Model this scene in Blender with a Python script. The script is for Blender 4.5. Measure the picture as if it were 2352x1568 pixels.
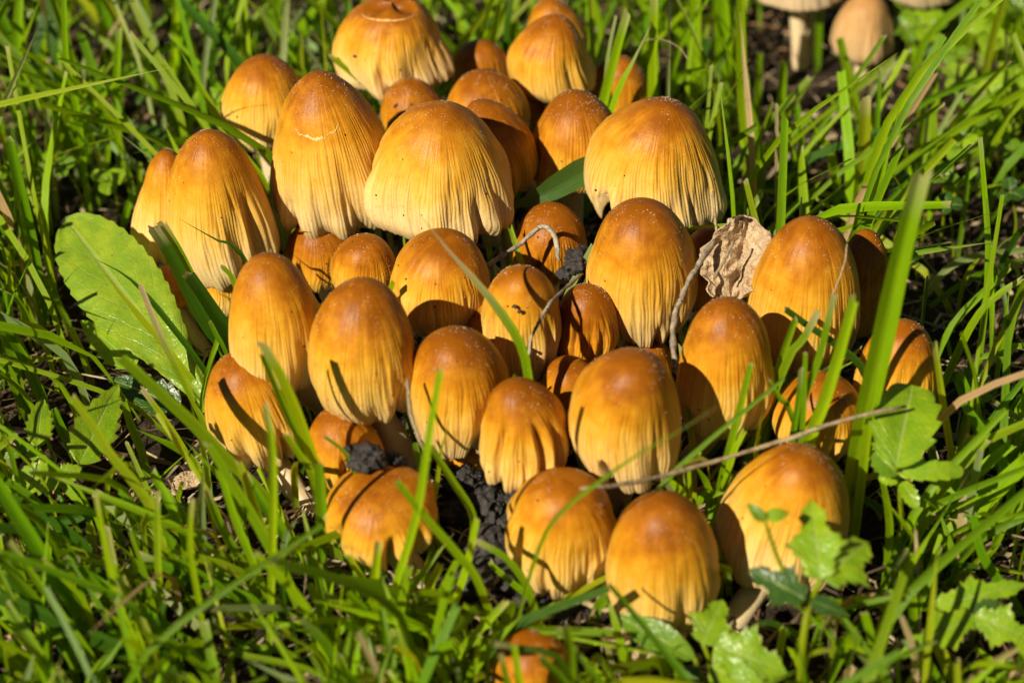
import bpy, bmesh, math, random
import numpy as np
from mathutils import Vector, noise as mnoise
for o in list(bpy.data.objects): bpy.data.objects.remove(o)
scene=bpy.context.scene
S=0.01                      # everything below is laid out in centimetres
# ---------------------------------------------------------------- camera
PITCH=math.radians(36); DIST=52.0; FPX=5880.0; CXP,CYP=1176.0,784.0
TGT=np.array([0.0,-1.0,2.6])
FW=np.array([0,math.cos(PITCH),-math.sin(PITCH)]); UPV=np.array([0,math.sin(PITCH),math.cos(PITCH)]); RT=np.array([1.0,0,0])
CAM=TGT-FW*DIST
cd=bpy.data.cameras.new('camera'); cam=bpy.data.objects.new('camera',cd); scene.collection.objects.link(cam)
cam.location=CAM*S; cam.rotation_euler=(math.pi/2-PITCH,0,0)
cd.sensor_width=36; cd.lens=90; cd.clip_start=.01; cd.clip_end=500
cd.dof.use_dof=True; cd.dof.focus_distance=.525; cd.dof.aperture_fstop=13.5
scene.camera=cam
# ---------------------------------------------------------------- daylight
SUN_AZ=math.radians(-42); SUN_EL=math.radians(38)     # behind the camera, to its left
SD=Vector((math.sin(SUN_AZ)*math.cos(SUN_EL),-math.cos(SUN_AZ)*math.cos(SUN_EL),math.sin(SUN_EL)))
w=bpy.data.worlds.new('World'); scene.world=w; w.use_nodes=True
nt=w.node_tree; bg=nt.nodes['Background']; sky=nt.nodes.new('ShaderNodeTexSky'); sky.sky_type='NISHITA'; sky.sun_disc=False
sky.air_density=.32; sky.dust_density=0; sky.ozone_density=2.0; sky.sun_elevation=SUN_EL; sky.sun_rotation=math.atan2(SD.x,SD.y)
nt.links.new(sky.outputs[0],bg.inputs[0]); bg.inputs[1].default_value=.05
sl=bpy.data.lights.new('sun','SUN'); sun=bpy.data.objects.new('sun',sl); scene.collection.objects.link(sun)
sl.energy=5.0; sl.angle=math.radians(.53); sl.color=(1,.91,.73)
sun.location=SD*3; sun.rotation_euler=(-SD).to_track_quat('-Z','Y').to_euler()
vs=scene.view_settings; vs.view_transform='Standard'; vs.look='None'; vs.exposure=.6; vs.gamma=1; vs.use_curve_mapping=False
scene.render.engine='CYCLES'

# ---------------------------------------------------------------- pixel -> place helpers (photo seen at 2352 x 1568)
def ray(px,py): return FW+RT*((px-CXP)/FPX)-UPV*((py-CYP)/FPX)
def PZ(px,py,z):
    d=ray(px,py); return CAM+d*((z-CAM[2])/d[2])
def PY(px,py,y):
    d=ray(px,py); return CAM+d*((y-CAM[1])/d[1])
def PD(px,py,dep): return CAM+ray(px,py)*dep
def proj(p):
    v=np.asarray(p,float)-CAM; w_=v@FW
    return np.stack([CXP+FPX*(v@RT)/w_, CYP-FPX*(v@UPV)/w_, w_],-1)
def sm(a,b,x): 
    t=np.clip((x-a)/(b-a),0,1); return t*t*(3-2*t)
def nrm(v): 
    v=np.asarray(v,float); return v/max(1e-9,np.linalg.norm(v))
def gz(x,y):                # ground height, cm
    mound=.75*math.exp(-((x-.5)/7.5)**2-((y+1.2)/7.0)**2)
    return mound+.28*mnoise.noise(Vector((x*.28,y*.28,3.1)))+.13*mnoise.noise(Vector((x*1.1,y*1.1,7.7)))

# ---------------------------------------------------------------- mesh helpers
COL=scene.collection
def mk(name,V,F,mat,parent=None,loc=None,uv=None,tint=None,smooth=True):
    """V in cm, world; loc in cm = object origin (or the parent's)"""
    o0=np.zeros(3) if loc is None else np.asarray(loc,float)
    me=bpy.data.meshes.new(name); V=np.asarray(V,float).reshape(-1,3)
    Fl=F.tolist() if isinstance(F,np.ndarray) else F
    me.from_pydata(((V-o0)*S).tolist(),[],Fl)
    if smooth: me.polygons.foreach_set('use_smooth',np.ones(len(me.polygons),bool))
    lv=np.zeros(len(me.loops),int); me.loops.foreach_get('vertex_index',lv)
    if uv is not None:
        l=me.uv_layers.new(name='UVMap'); l.data.foreach_set('uv',np.asarray(uv,np.float32).reshape(-1,2)[lv].ravel())
    if tint is not None:
        a=me.color_attributes.new('tint','FLOAT_COLOR','POINT'); t=np.ones((len(V),4),np.float32); t[:,:3]=np.asarray(tint,np.float32).reshape(-1,3) if np.ndim(tint)>1 else np.asarray(tint)
        a.data.foreach_set('color',t.ravel())
    me.materials.append(mat)
    o=bpy.data.objects.new(name,me); COL.objects.link(o)
    if parent is not None: o.parent=parent
    else: o.location=o0*S
    return o
def empty(name,loc):
    o=bpy.data.objects.new(name,None); o.empty_display_size=.01; COL.objects.link(o); o.location=np.asarray(loc)*S; return o
def tag(o,label,cat,group=None):
    o['label']=label; o['category']=cat
    if group: o['group']=group
    return o
def gridF(n,m,wrap=False):
    a=np.arange(n-1)[:,None]; b=np.arange(m if wrap else m-1)[None,:]; b2=(b+1)%m
    return np.stack([a*m+b,a*m+b2,(a+1)*m+b2,(a+1)*m+b],-1).reshape(-1,4)
def catmull(P,n):
    P=np.asarray(P,float)
    if len(P)==2: 
        t=np.linspace(0,1,n)[:,None]; return P[0]*(1-t)+P[1]*t
    Q=np.vstack([2*P[0]-P[1],P,2*P[-1]-P[-2]]); L=np.r_[0,np.cumsum(np.linalg.norm(np.diff(P,axis=0),axis=1))]
    out=[]
    for x in np.linspace(0,L[-1],n):
        k=min(max(np.searchsorted(L,x)-1,0),len(P)-2); t=(x-L[k])/max(1e-9,L[k+1]-L[k])
        a,b,c,d=Q[k],Q[k+1],Q[k+2],Q[k+3]
        out.append(.5*(2*b+(c-a)*t+(2*a-5*b+4*c-d)*t*t+(3*b-a-3*c+d)*t**3))
    return np.array(out)
def tubeG(P,R,m=10):
    """tube along P (n,3) with radii R (n)"""
    n=len(P); T=np.gradient(P,axis=0); T/=np.linalg.norm(T,axis=1)[:,None]+1e-9
    ref=np.array([0,1.0,0]) if abs(T[0][1])<.9 else np.array([1.0,0,0])
    A=np.cross(T,ref); A/=np.linalg.norm(A,axis=1)[:,None]+1e-9; B=np.cross(T,A)
    th=np.linspace(0,2*math.pi,m,endpoint=False)
    V=P[:,None]+R[:,None,None]*(A[:,None]*np.cos(th)[None,:,None]+B[:,None]*np.sin(th)[None,:,None])
    uv=np.stack(np.meshgrid(np.linspace(0,1,n),np.linspace(0,1,m),indexing='ij')[::-1],-1)
    V=np.concatenate([P[None,:1].repeat(m,1)*1.0,V,P[None,-1:].repeat(m,1)],0)
    uv=np.concatenate([uv[:1],uv,uv[-1:]],0)
    return V.reshape(-1,3),gridF(n+2,m,True),uv.reshape(-1,2)

# ---------------------------------------------------------------- materials
def newmat(name):
    m=bpy.data.materials.new(name); m.use_nodes=True; m.node_tree.nodes.clear(); return m,m.node_tree
class G:
    def __init__(s,t): s.t=t
    def n(s,ty,ins=None,**kw):
        x=s.t.nodes.new('ShaderNode'+ty)
        for k,v in kw.items(): setattr(x,k,v)
        for k,v in (ins or {}).items():
            if hasattr(v,'links') or isinstance(v,bpy.types.NodeSocket): s.t.links.new(v,x.inputs[k])
            else: x.inputs[k].default_value=v
        return x
    def m(s,op,a,b=0.0,c=None,clamp=False):
        x=s.t.nodes.new('ShaderNodeMath'); x.operation=op; x.use_clamp=clamp
        for i,v in enumerate((a,b) if c is None else (a,b,c)):
            if isinstance(v,bpy.types.NodeSocket): s.t.links.new(v,x.inputs[i])
            else: x.inputs[i].default_value=v
        return x.outputs[0]
    def ss(s,x,a,b):
        r=s.n('MapRange',{'Value':x,'From Min':a,'From Max':b},interpolation_type='SMOOTHSTEP'); return r.outputs[0]
    def mix(s,f,a,b,blend='MIX'):
        x=s.t.nodes.new('ShaderNodeMix'); x.data_type='RGBA'; x.blend_type=blend
        for i,v in ((0,f),(6,a),(7,b)):
            if isinstance(v,bpy.types.NodeSocket): s.t.links.new(v,x.inputs[i])
            else: x.inputs[i].default_value=v if i==0 else (*v,1) if len(v)==3 else v
        return x.outputs[2]
    def ramp(s,x,stops):
        r=s.n('ValToRGB',{'Fac':x}); e=r.color_ramp.elements
        while len(e)<len(stops): e.new(.5)
        for k,(p,c) in enumerate(stops): e[k].position=p; e[k].color=(*c,1)
        return r.outputs[0]
    def noise(s,vec,scale,detail=2,rough=.5): 
        return s.n('TexNoise',{'Vector':vec,'Scale':scale,'Detail':detail,'Roughness':rough}).outputs[0]
    def out(s,sh): 
        o=s.n('OutputMaterial'); s.t.links.new(sh,o.inputs['Surface'])
M={}
def mat_cap(pale=False):
    m,t=newmat('mushroom_cap_pale' if pale else 'mushroom_cap'); g=G(t)
    uv=g.n('UVMap',uv_map='UVMap').outputs[0]; sx=g.n('SeparateXYZ',{0:uv}); u,v=sx.outputs[0],sx.outputs[1]
    oi=g.n('ObjectInfo'); sc=g.n('SeparateColor',{0:oi.outputs['Color']}); dark,ns,rust=sc.outputs[0],sc.outputs[1],sc.outputs[2]
    rnd=oi.outputs['Random']; tc=g.n('TexCoord').outputs['Object']
    rz=g.m('MULTIPLY',rnd,57.0)
    N=g.m('MULTIPLY',ns,200.0)
    v1=g.n('CombineXYZ',{0:g.m('MULTIPLY',u,N),1:g.m('MULTIPLY',v,.9),2:rz}).outputs[0]
    wav=g.noise(g.n('CombineXYZ',{0:g.m('MULTIPLY',u,22.0),1:g.m('MULTIPLY',v,2.5),2:rz}).outputs[0],1.0,1.0,.5)
    sn=g.m('SINE',g.m('ADD',g.m('MULTIPLY',g.m('MULTIPLY',u,N),3.9),g.m('MULTIPLY',wav,16.0)))
    ns_=g.noise(v1,1.0,1.0,.55)
    streak=g.m('ADD',g.m('MULTIPLY',ns_,.42),g.m('ADD',.29,g.m('MULTIPLY',sn,.10)))
    fine=g.noise(tc,2600.0,1.0,.5)
    v2=g.n('CombineXYZ',{0:g.m('MULTIPLY',u,g.m('MULTIPLY',N,.3)),1:g.m('MULTIPLY',v,1.6),2:g.m('ADD',rz,9.0)}).outputs[0]
    broad=g.noise(v2,1.0,2.0,.5)
    mott=g.noise(g.n('VectorMath',{0:tc,1:g.n('CombineXYZ',{0:rnd,1:rnd,2:rnd}).outputs[0]},operation='ADD').outputs[0],240.0,3.0,.6)
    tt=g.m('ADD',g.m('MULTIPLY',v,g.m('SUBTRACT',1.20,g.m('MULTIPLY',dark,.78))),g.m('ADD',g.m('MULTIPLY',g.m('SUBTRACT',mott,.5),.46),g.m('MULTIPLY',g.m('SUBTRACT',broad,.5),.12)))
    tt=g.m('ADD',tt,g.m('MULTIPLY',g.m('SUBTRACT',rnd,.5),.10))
    if pale:
        col=g.ramp(tt,[(0,(.34,.16,.045)),(.3,(.46,.27,.11)),(.7,(.52,.37,.2)),(1,(.48,.36,.22))])
    else:
        col=g.ramp(tt,[(0,(.22,.064,.002)),(.10,(.31,.100,.004)),(.24,(.47,.188,.008)),(.38,(.58,.282,.020)),(.60,(.64,.380,.070)),(.92,(.68,.495,.215))])
    body=g.ss(g.m('ADD',v,g.m('MULTIPLY',g.m('SUBTRACT',broad,.5),.5)),.14,.50)
    groove=g.m('MULTIPLY',g.ss(streak,.50,.36),body)
    col=g.mix(g.m('MULTIPLY',groove,.28),col,g.mix(1.0,col,(.62,.40,.20),'MULTIPLY'))
    crest=g.m('MULTIPLY',g.ss(streak,.56,.74),g.ss(v,.3,.8))
    col=g.mix(g.m('MULTIPLY',crest,.35),col,(.76,.54,.25))
    # tawny stains
    st=g.noise(tc,620.0,3.0,.65)
    col=g.mix(g.m('MULTIPLY',g.ss(st,.58,.72),g.m('ADD',.12,g.m('MULTIPLY',rust,.8))),col,(.42,.15,.018))
    # greyish frayed rim
    col=g.mix(g.m('MULTIPLY',g.ss(g.m('ADD',v,g.m('MULTIPLY',g.m('SUBTRACT',streak,.5),.25)),.90,1.02),.5),col,(.40,.29,.17))
    # soil specks
    vo=g.n('TexVoronoi',{'Vector':tc,'Scale':520.0}); vc=g.n('SeparateColor',{0:vo.outputs['Color']})
    spk=g.m('MULTIPLY',g.m('LESS_THAN',vo.outputs['Distance'],g.m('MULTIPLY',vc.outputs[1],.15)),g.m('GREATER_THAN',vc.outputs[0],.84))
    col=g.mix(spk,col,(.035,.02,.012))
    # underside
    gill=g.noise(g.n('CombineXYZ',{0:g.m('MULTIPLY',u,300.0),1:v}).outputs[0],1.0,0)
    col=g.mix(g.m('GREATER_THAN',v,1.03),col,g.mix(gill,(.10,.06,.035),(.42,.32,.2)))
    h=g.m('ADD',g.m('MULTIPLY',g.m('MULTIPLY',streak,body),1.1),g.m('ADD',g.m('ADD',g.m('MULTIPLY',broad,.3),g.m('MULTIPLY',fine,.16)),g.m('MULTIPLY',mott,.25)))
    bump=g.n('Bump',{'Height':h,'Strength':.58,'Distance':.0007})
    rg=g.m('ADD',.30,g.m('MULTIPLY',mott,.22))
    p=g.n('BsdfPrincipled',{'Base Color':col,'Roughness':rg,'Specular IOR Level':.15,'Normal':bump.outputs[0]})
    g.out(p.outputs[0]); return m
def mat_stem():
    m,t=newmat('mushroom_stem'); g=G(t); tc=g.n('TexCoord').outputs['Object']
    mp=g.n('Mapping',{0:tc,'Scale':(900,900,60)}).outputs[0]; f=g.noise(mp,1.0,3,.6); b=g.noise(tc,250.0,2)
    col=g.mix(b,(.52,.38,.20),(.64,.52,.33)); col=g.mix(g.ss(f,.5,.7),col,(.55,.42,.25))
    p=g.n('BsdfPrincipled',{'Base Color':col,'Roughness':.45,'Subsurface Weight':.3,'Subsurface Radius':(1,.6,.3),'Subsurface Scale':.002,'Normal':g.n('Bump',{'Height':f,'Strength':.4,'Distance':.0003}).outputs[0]})
    g.out(p.outputs[0]); return m
def mat_granule():
    m,t=newmat('veil_granule'); g=G(t)
    p=g.n('BsdfPrincipled',{'Base Color':(.62,.50,.36,1),'Roughness':.25,'Specular IOR Level':.6}); g.out(p.outputs[0]); return m
def mat_crack():
    m,t=newmat('torn_cap_flesh'); g=G(t); b=g.noise(g.n('TexCoord').outputs['Object'],900.0,3)
    p=g.n('BsdfPrincipled',{'Base Color':g.mix(b,(.62,.36,.10),(.70,.47,.19)),'Roughness':.7}); g.out(p.outputs[0]); return m
def mat_blade():
    m,t=newmat('grass'); g=G(t); uv=g.n('UVMap',uv_map='UVMap').outputs[0]; sx=g.n('SeparateXYZ',{0:uv}); u,v=sx.outputs[0],sx.outputs[1]
    c=g.n('Attribute',attribute_name='tint').outputs['Color']
    tc=g.n('TexCoord').outputs['Object']; nz=g.noise(tc,500.0,3,.6)
    rib=g.noise(g.n('CombineXYZ',{0:g.m('MULTIPLY',u,26.0),1:g.m('MULTIPLY',v,1.5)}).outputs[0],1.0,1)
    c=g.mix(g.m('MULTIPLY',g.ss(rib,.5,.7),.30),c,g.mix(1.0,c,(1.5,1.35,1.4),'MULTIPLY'))
    c=g.mix(g.m('MULTIPLY',g.ss(nz,.58,.75),.4),c,g.mix(1.0,c,(1.6,1.1,1.0),'MULTIPLY'))
    c=g.mix(g.m('MULTIPLY',g.ss(nz,.32,.2),.5),c,g.mix(1.0,c,(.6,.7,.8),'MULTIPLY'))
    bp=g.n('Bump',{'Height':rib,'Strength':.5,'Distance':.0003}).outputs[0]
    p=g.n('BsdfPrincipled',{'Base Color':c,'Roughness':.36,'Specular IOR Level':.24,'Normal':bp})
    tr=g.n('BsdfTranslucent',{'Color':g.mix(1.0,c,(1.8,1.4,.5),'MULTIPLY'),'Normal':bp})
    g.out(g.n('MixShader',{0:.48,1:p.outputs[0],2:tr.outputs[0]}).outputs[0]); return m
def mat_leaf():
    m,t=newmat('leaf'); g=G(t); uv=g.n('UVMap',uv_map='UVMap').outputs[0]; sx=g.n('SeparateXYZ',{0:uv}); u,v=sx.outputs[0],sx.outputs[1]
    c=g.n('Attribute',attribute_name='tint').outputs['Color']; tc=g.n('TexCoord').outputs['Object']
    au=g.m('ABSOLUTE',g.m('SUBTRACT',u,.5)); wob=g.noise(tc,320.0,2)
    ph=g.m('ADD',g.m('SUBTRACT',g.m('MULTIPLY',v,7.0),g.m('MULTIPLY',au,5.0)),g.m('MULTIPLY',wob,.8))
    ve=g.m('ABSOLUTE',g.m('SUBTRACT',g.m('FRACT',ph),.5)); vein=g.ss(ve,.07,.0)
    mid=g.ss(au,.035,.012); vm=g.m('MAXIMUM',g.m('MULTIPLY',vein,.5),mid)
    vor=g.n('TexVoronoi',{'Vector':tc,'Scale':900.0},feature='DISTANCE_TO_EDGE').outputs['Distance']
    b=g.noise(tc,240.0,3,.6)
    c=g.mix(g.m('MULTIPLY',g.ss(b,.35,.75),.6),g.mix(1.0,c,(.72,.80,.85),'MULTIPLY'),g.mix(1.0,c,(1.35,1.15,1.0),'MULTIPLY'))
    c=g.mix(g.m('MAXIMUM',g.m('MULTIPLY',vm,.25),g.m('MULTIPLY',mid,.55)),c,(.36,.44,.12))
    sp=g.noise(tc,700.0,2); c=g.mix(g.m('MULTIPLY',g.ss(sp,.69,.74),.6),c,(.22,.13,.04))
    h=g.m('SUBTRACT',g.m('ADD',g.m('MULTIPLY',g.ss(vor,0,.25),.10),b),g.m('MULTIPLY',vm,.3))
    bp=g.n('Bump',{'Height':h,'Strength':.5,'Distance':.0008}).outputs[0]
    p=g.n('BsdfPrincipled',{'Base Color':c,'Roughness':.33,'Specular IOR Level':.5,'Normal':bp})
    tr=g.n('BsdfTranslucent',{'Color':g.mix(1.0,c,(1.7,1.35,.55),'MULTIPLY'),'Normal':bp})
    g.out(g.n('MixShader',{0:.36,1:p.outputs[0],2:tr.outputs[0]}).outputs[0]); return m
def mat_dry(name,a,b,spot,bump=.0006):
    m,t=newmat(name); g=G(t); tc=g.n('TexCoord').outputs['Object']
    n1=g.noise(tc,420.0,4,.65); n2=g.noise(tc,1300.0,2,.6)
    c=g.mix(g.ss(n1,.3,.7),a,b); c=g.mix(g.m('MULTIPLY',g.ss(n2,.60,.68),spot),c,(.02,.013,.008))
    h=g.m('ADD',n1,g.m('MULTIPLY',n2,.5))
    p=g.n('BsdfPrincipled',{'Base Color':c,'Roughness':.75,'Normal':g.n('Bump',{'Height':h,'Strength':.8,'Distance':bump}).outputs[0]})
    g.out(p.outputs[0]); return m
def mat_litter():
    m,t=newmat('dead_grass'); g=G(t); c=g.n('Attribute',attribute_name='tint').outputs['Color']; n1=g.noise(g.n('TexCoord').outputs['Object'],700.0,3)
    c=g.mix(1.0,c,g.mix(n1,(.45,.4,.36),(1.4,1.35,1.3)),'MULTIPLY')
    p=g.n('BsdfPrincipled',{'Base Color':c,'Roughness':.7}); g.out(p.outputs[0]); return m
def mat_ground():
    m,t=newmat('lawn_soil'); g=G(t); tc=g.n('TexCoord').outputs['Object']
    n1=g.noise(tc,90.0,5,.65); n2=g.noise(tc,700.0,4,.7); far=g.n('VectorMath',{0:tc},operation='LENGTH').outputs['Value']
    c=g.mix(g.ss(n2,.3,.75),(.014,.009,.006),(.060,.038,.022)); c=g.mix(g.m('MULTIPLY',g.ss(n1,.5,.7),.5),c,(.13,.09,.05))
    lawn=g.mix(g.noise(tc,40.0,5,.7),(.035,.075,.012),(.11,.2,.025))
    c=g.mix(g.ss(far,.38,.6),c,lawn)
    p=g.n('BsdfPrincipled',{'Base Color':c,'Roughness':.9,'Specular IOR Level':.2,'Normal':g.n('Bump',{'Height':g.m('ADD',n1,n2),'Strength':1.0,'Distance':.003}).outputs[0]})
    g.out(p.outputs[0]); return m
M['cap']=mat_cap(); M['cap_pale']=mat_cap(True); M['stem']=mat_stem(); M['gran']=mat_granule(); M['crack']=mat_crack()
M['blade']=mat_blade(); M['leaf']=mat_leaf(); M['litter']=mat_litter(); M['ground']=mat_ground()
M['straw']=mat_dry('dry_straw',(.32,.24,.12),(.18,.125,.06),.35); M['twig']=mat_dry('dead_twig',(.16,.12,.075),(.40,.33,.22),.8)
M['soil']=mat_dry('black_soil',(.012,.010,.009),(.045,.036,.03),.5,.0012); M['dryleaf']=mat_dry('withered_leaf',(.37,.25,.13),(.52,.38,.23),.12,.0016)
M['flower']=mat_dry('withered_flower',(.30,.12,.08),(.42,.22,.14),.1)

# ---------------------------------------------------------------- ground sheet, reaching far beyond the frame
def build_ground():
    t=np.linspace(-1,1,261); c=np.sign(t)*(np.abs(t)*18+ (np.exp(np.abs(t)**6*5.9)-1)*14)   # fine in the middle, metres wide outside
    V=np.array([[x,y,gz(x,y) if abs(x)<60 and abs(y)<60 else 0.0] for y in c for x in c])
    o=mk('ground',V,gridF(261,261),M['ground']); o['kind']='structure'
build_ground()

# ================================================================ MUSHROOMS
def profile(s,kind):
    sm_,e,rr=kind; s=np.asarray(s,float)
    a=np.clip(s/sm_,0,1); r=(1-(1-a)**2)**e
    b=np.clip((s-sm_)/(1-sm_),0,1)
    return r*(1-(1-rr)*b**1.8)
OV=(.68,.47,.74); EGG=(.60,.47,.68); BELL=(.86,.60,.92); LONG=(.82,.51,.88); FLARE=(.98,.66,1.0)
# id: outline top x,y  outline bottom x,y  width (px), shape, distance along the view, tilt to camera, brownness
CAPS={
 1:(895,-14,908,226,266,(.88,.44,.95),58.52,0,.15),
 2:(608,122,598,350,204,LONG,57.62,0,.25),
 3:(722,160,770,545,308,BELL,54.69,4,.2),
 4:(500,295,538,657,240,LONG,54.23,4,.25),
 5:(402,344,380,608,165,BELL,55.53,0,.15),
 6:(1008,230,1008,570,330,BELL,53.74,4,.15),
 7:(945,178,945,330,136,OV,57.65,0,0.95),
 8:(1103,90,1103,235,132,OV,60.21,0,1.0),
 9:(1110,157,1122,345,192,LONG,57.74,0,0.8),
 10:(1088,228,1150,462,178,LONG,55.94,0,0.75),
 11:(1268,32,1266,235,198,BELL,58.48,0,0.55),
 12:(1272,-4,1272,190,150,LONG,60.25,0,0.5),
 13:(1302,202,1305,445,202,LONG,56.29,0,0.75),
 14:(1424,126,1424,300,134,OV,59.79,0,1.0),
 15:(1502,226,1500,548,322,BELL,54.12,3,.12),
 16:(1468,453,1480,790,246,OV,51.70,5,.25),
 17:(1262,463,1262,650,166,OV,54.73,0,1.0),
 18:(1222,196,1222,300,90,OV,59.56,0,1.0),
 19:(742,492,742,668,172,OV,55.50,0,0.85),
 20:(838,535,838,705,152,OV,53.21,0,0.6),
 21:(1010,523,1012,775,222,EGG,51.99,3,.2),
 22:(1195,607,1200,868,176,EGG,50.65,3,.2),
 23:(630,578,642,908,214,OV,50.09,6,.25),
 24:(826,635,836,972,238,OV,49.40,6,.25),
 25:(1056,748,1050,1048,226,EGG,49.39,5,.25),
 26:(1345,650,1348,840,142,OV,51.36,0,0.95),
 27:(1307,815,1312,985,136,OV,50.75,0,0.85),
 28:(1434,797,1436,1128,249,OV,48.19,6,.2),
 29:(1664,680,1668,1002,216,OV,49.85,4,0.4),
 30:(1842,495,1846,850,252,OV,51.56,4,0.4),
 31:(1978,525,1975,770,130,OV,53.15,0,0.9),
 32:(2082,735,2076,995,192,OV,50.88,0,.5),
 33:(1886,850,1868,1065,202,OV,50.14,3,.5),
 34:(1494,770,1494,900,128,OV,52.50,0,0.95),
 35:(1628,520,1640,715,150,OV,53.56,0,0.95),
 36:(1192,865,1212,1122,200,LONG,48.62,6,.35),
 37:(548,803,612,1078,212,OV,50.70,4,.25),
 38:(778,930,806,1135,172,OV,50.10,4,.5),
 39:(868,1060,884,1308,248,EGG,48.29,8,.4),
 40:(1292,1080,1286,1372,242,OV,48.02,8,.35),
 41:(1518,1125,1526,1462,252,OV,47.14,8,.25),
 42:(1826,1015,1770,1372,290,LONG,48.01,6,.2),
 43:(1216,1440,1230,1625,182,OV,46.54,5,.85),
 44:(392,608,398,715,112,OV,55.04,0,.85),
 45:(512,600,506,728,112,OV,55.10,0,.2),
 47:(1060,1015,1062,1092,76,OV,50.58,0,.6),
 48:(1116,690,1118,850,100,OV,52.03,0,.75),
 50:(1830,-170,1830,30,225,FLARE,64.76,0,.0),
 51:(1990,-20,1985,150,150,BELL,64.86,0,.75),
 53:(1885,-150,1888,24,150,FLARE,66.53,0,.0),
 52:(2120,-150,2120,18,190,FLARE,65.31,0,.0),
}
# folds: (angle deg from the camera side, half width rad, depth of radius, start s, rim notch of height)
FOLDS={
 1:[(-4,.09,.13,.42,.10),(38,.3,.06,.3,0),(-45,.25,.05,.3,0)],
 2:[(20,.12,.05,.4,0)],
 3:[(-42,.10,.10,.55,.14),(-8,.16,.06,.5,.05),(22,.2,.08,.4,.06),(55,.2,.10,.35,.05),(75,.15,.06,.3,0)],
 4:[(28,.16,.13,.35,.08),(2,.12,.06,.4,.03),(52,.15,.12,.3,.10),(-30,.2,.04,.45,0)],
 5:[(-10,.12,.06,.5,.05)],
 6:[(40,.11,.11,.45,.05),(60,.10,.06,.5,.02),(12,.25,.05,.4,.05),(-35,.25,.04,.4,.04)],
 9:[(30,.12,.06,.35,0)],10:[(35,.14,.10,.4,.08)],11:[(-22,.18,.06,.3,0),(30,.15,.07,.3,0)],
 13:[(35,.1,.08,.3,.02)],
 15:[(-52,.10,.14,.42,.22),(-20,.3,.04,.3,0),(30,.3,.05,.3,0),(12,.1,.04,.5,.03)],
 16:[(16,.07,.13,.72,.09),(-38,.12,.05,.6,.10),(40,.2,.05,.4,0)],
 17:[(-18,.10,.16,.35,.2)],
 21:[(-58,.14,.14,.3,.03),(40,.3,.06,.4,0)],
 22:[(-48,.12,.16,.15,.02),(48,.12,.12,.3,.02),(12,.2,.05,.4,0)],
 23:[(-8,.07,.09,.38,0),(38,.18,.09,.35,.04),(-14,.1,.08,.8,.13)],
 24:[(42,.16,.12,.45,.12),(12,.15,.05,.5,.03)],
 25:[(36,.22,.10,.3,.06),(-35,.2,.05,.4,.02)],
 26:[(-25,.1,.12,.15,0),(25,.1,.08,.3,0)],
 27:[(-20,.12,.12,.2,0)],
 28:[(-26,.10,.13,.76,.22),(35,.2,.10,.45,.06),(62,.12,.10,.5,0)],
 29:[(-5,.3,.04,.4,.0),(45,.2,.08,.4,.05)],
 30:[(-4,.12,.06,.7,.05),(50,.2,.06,.4,0)],
 32:[(-30,.1,.10,.3,0),(-5,.1,.08,.3,0),(25,.1,.06,.3,0)],
 33:[(-15,.12,.12,.25,.05),(20,.12,.1,.4,.05)],
 36:[(-30,.12,.17,.12,.04),(24,.10,.20,.12,.05),(52,.12,.14,.2,.03)],
 37:[(-12,.13,.16,.42,.10),(36,.09,.24,.5,.12),(-45,.2,.06,.4,0)],
 38:[(8,.11,.2,.2,.08),(-35,.12,.12,.3,.05),(42,.12,.14,.3,.03)],
 39:[(14,.10,.30,.26,.16),(-48,.13,.14,.2,.03),(45,.12,.14,.3,.05)],
 40:[(-52,.10,.14,.25,.04),(-20,.08,.10,.35,.02),(25,.2,.06,.4,.02)],
 41:[(22,.14,.07,.35,.02),(-30,.2,.04,.4,0)],
 42:[(22,.18,.08,.4,.05),(-25,.25,.05,.4,.03)],
 43:[(0,.12,.12,.3,0),(-35,.12,.1,.3,0)],
}
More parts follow.
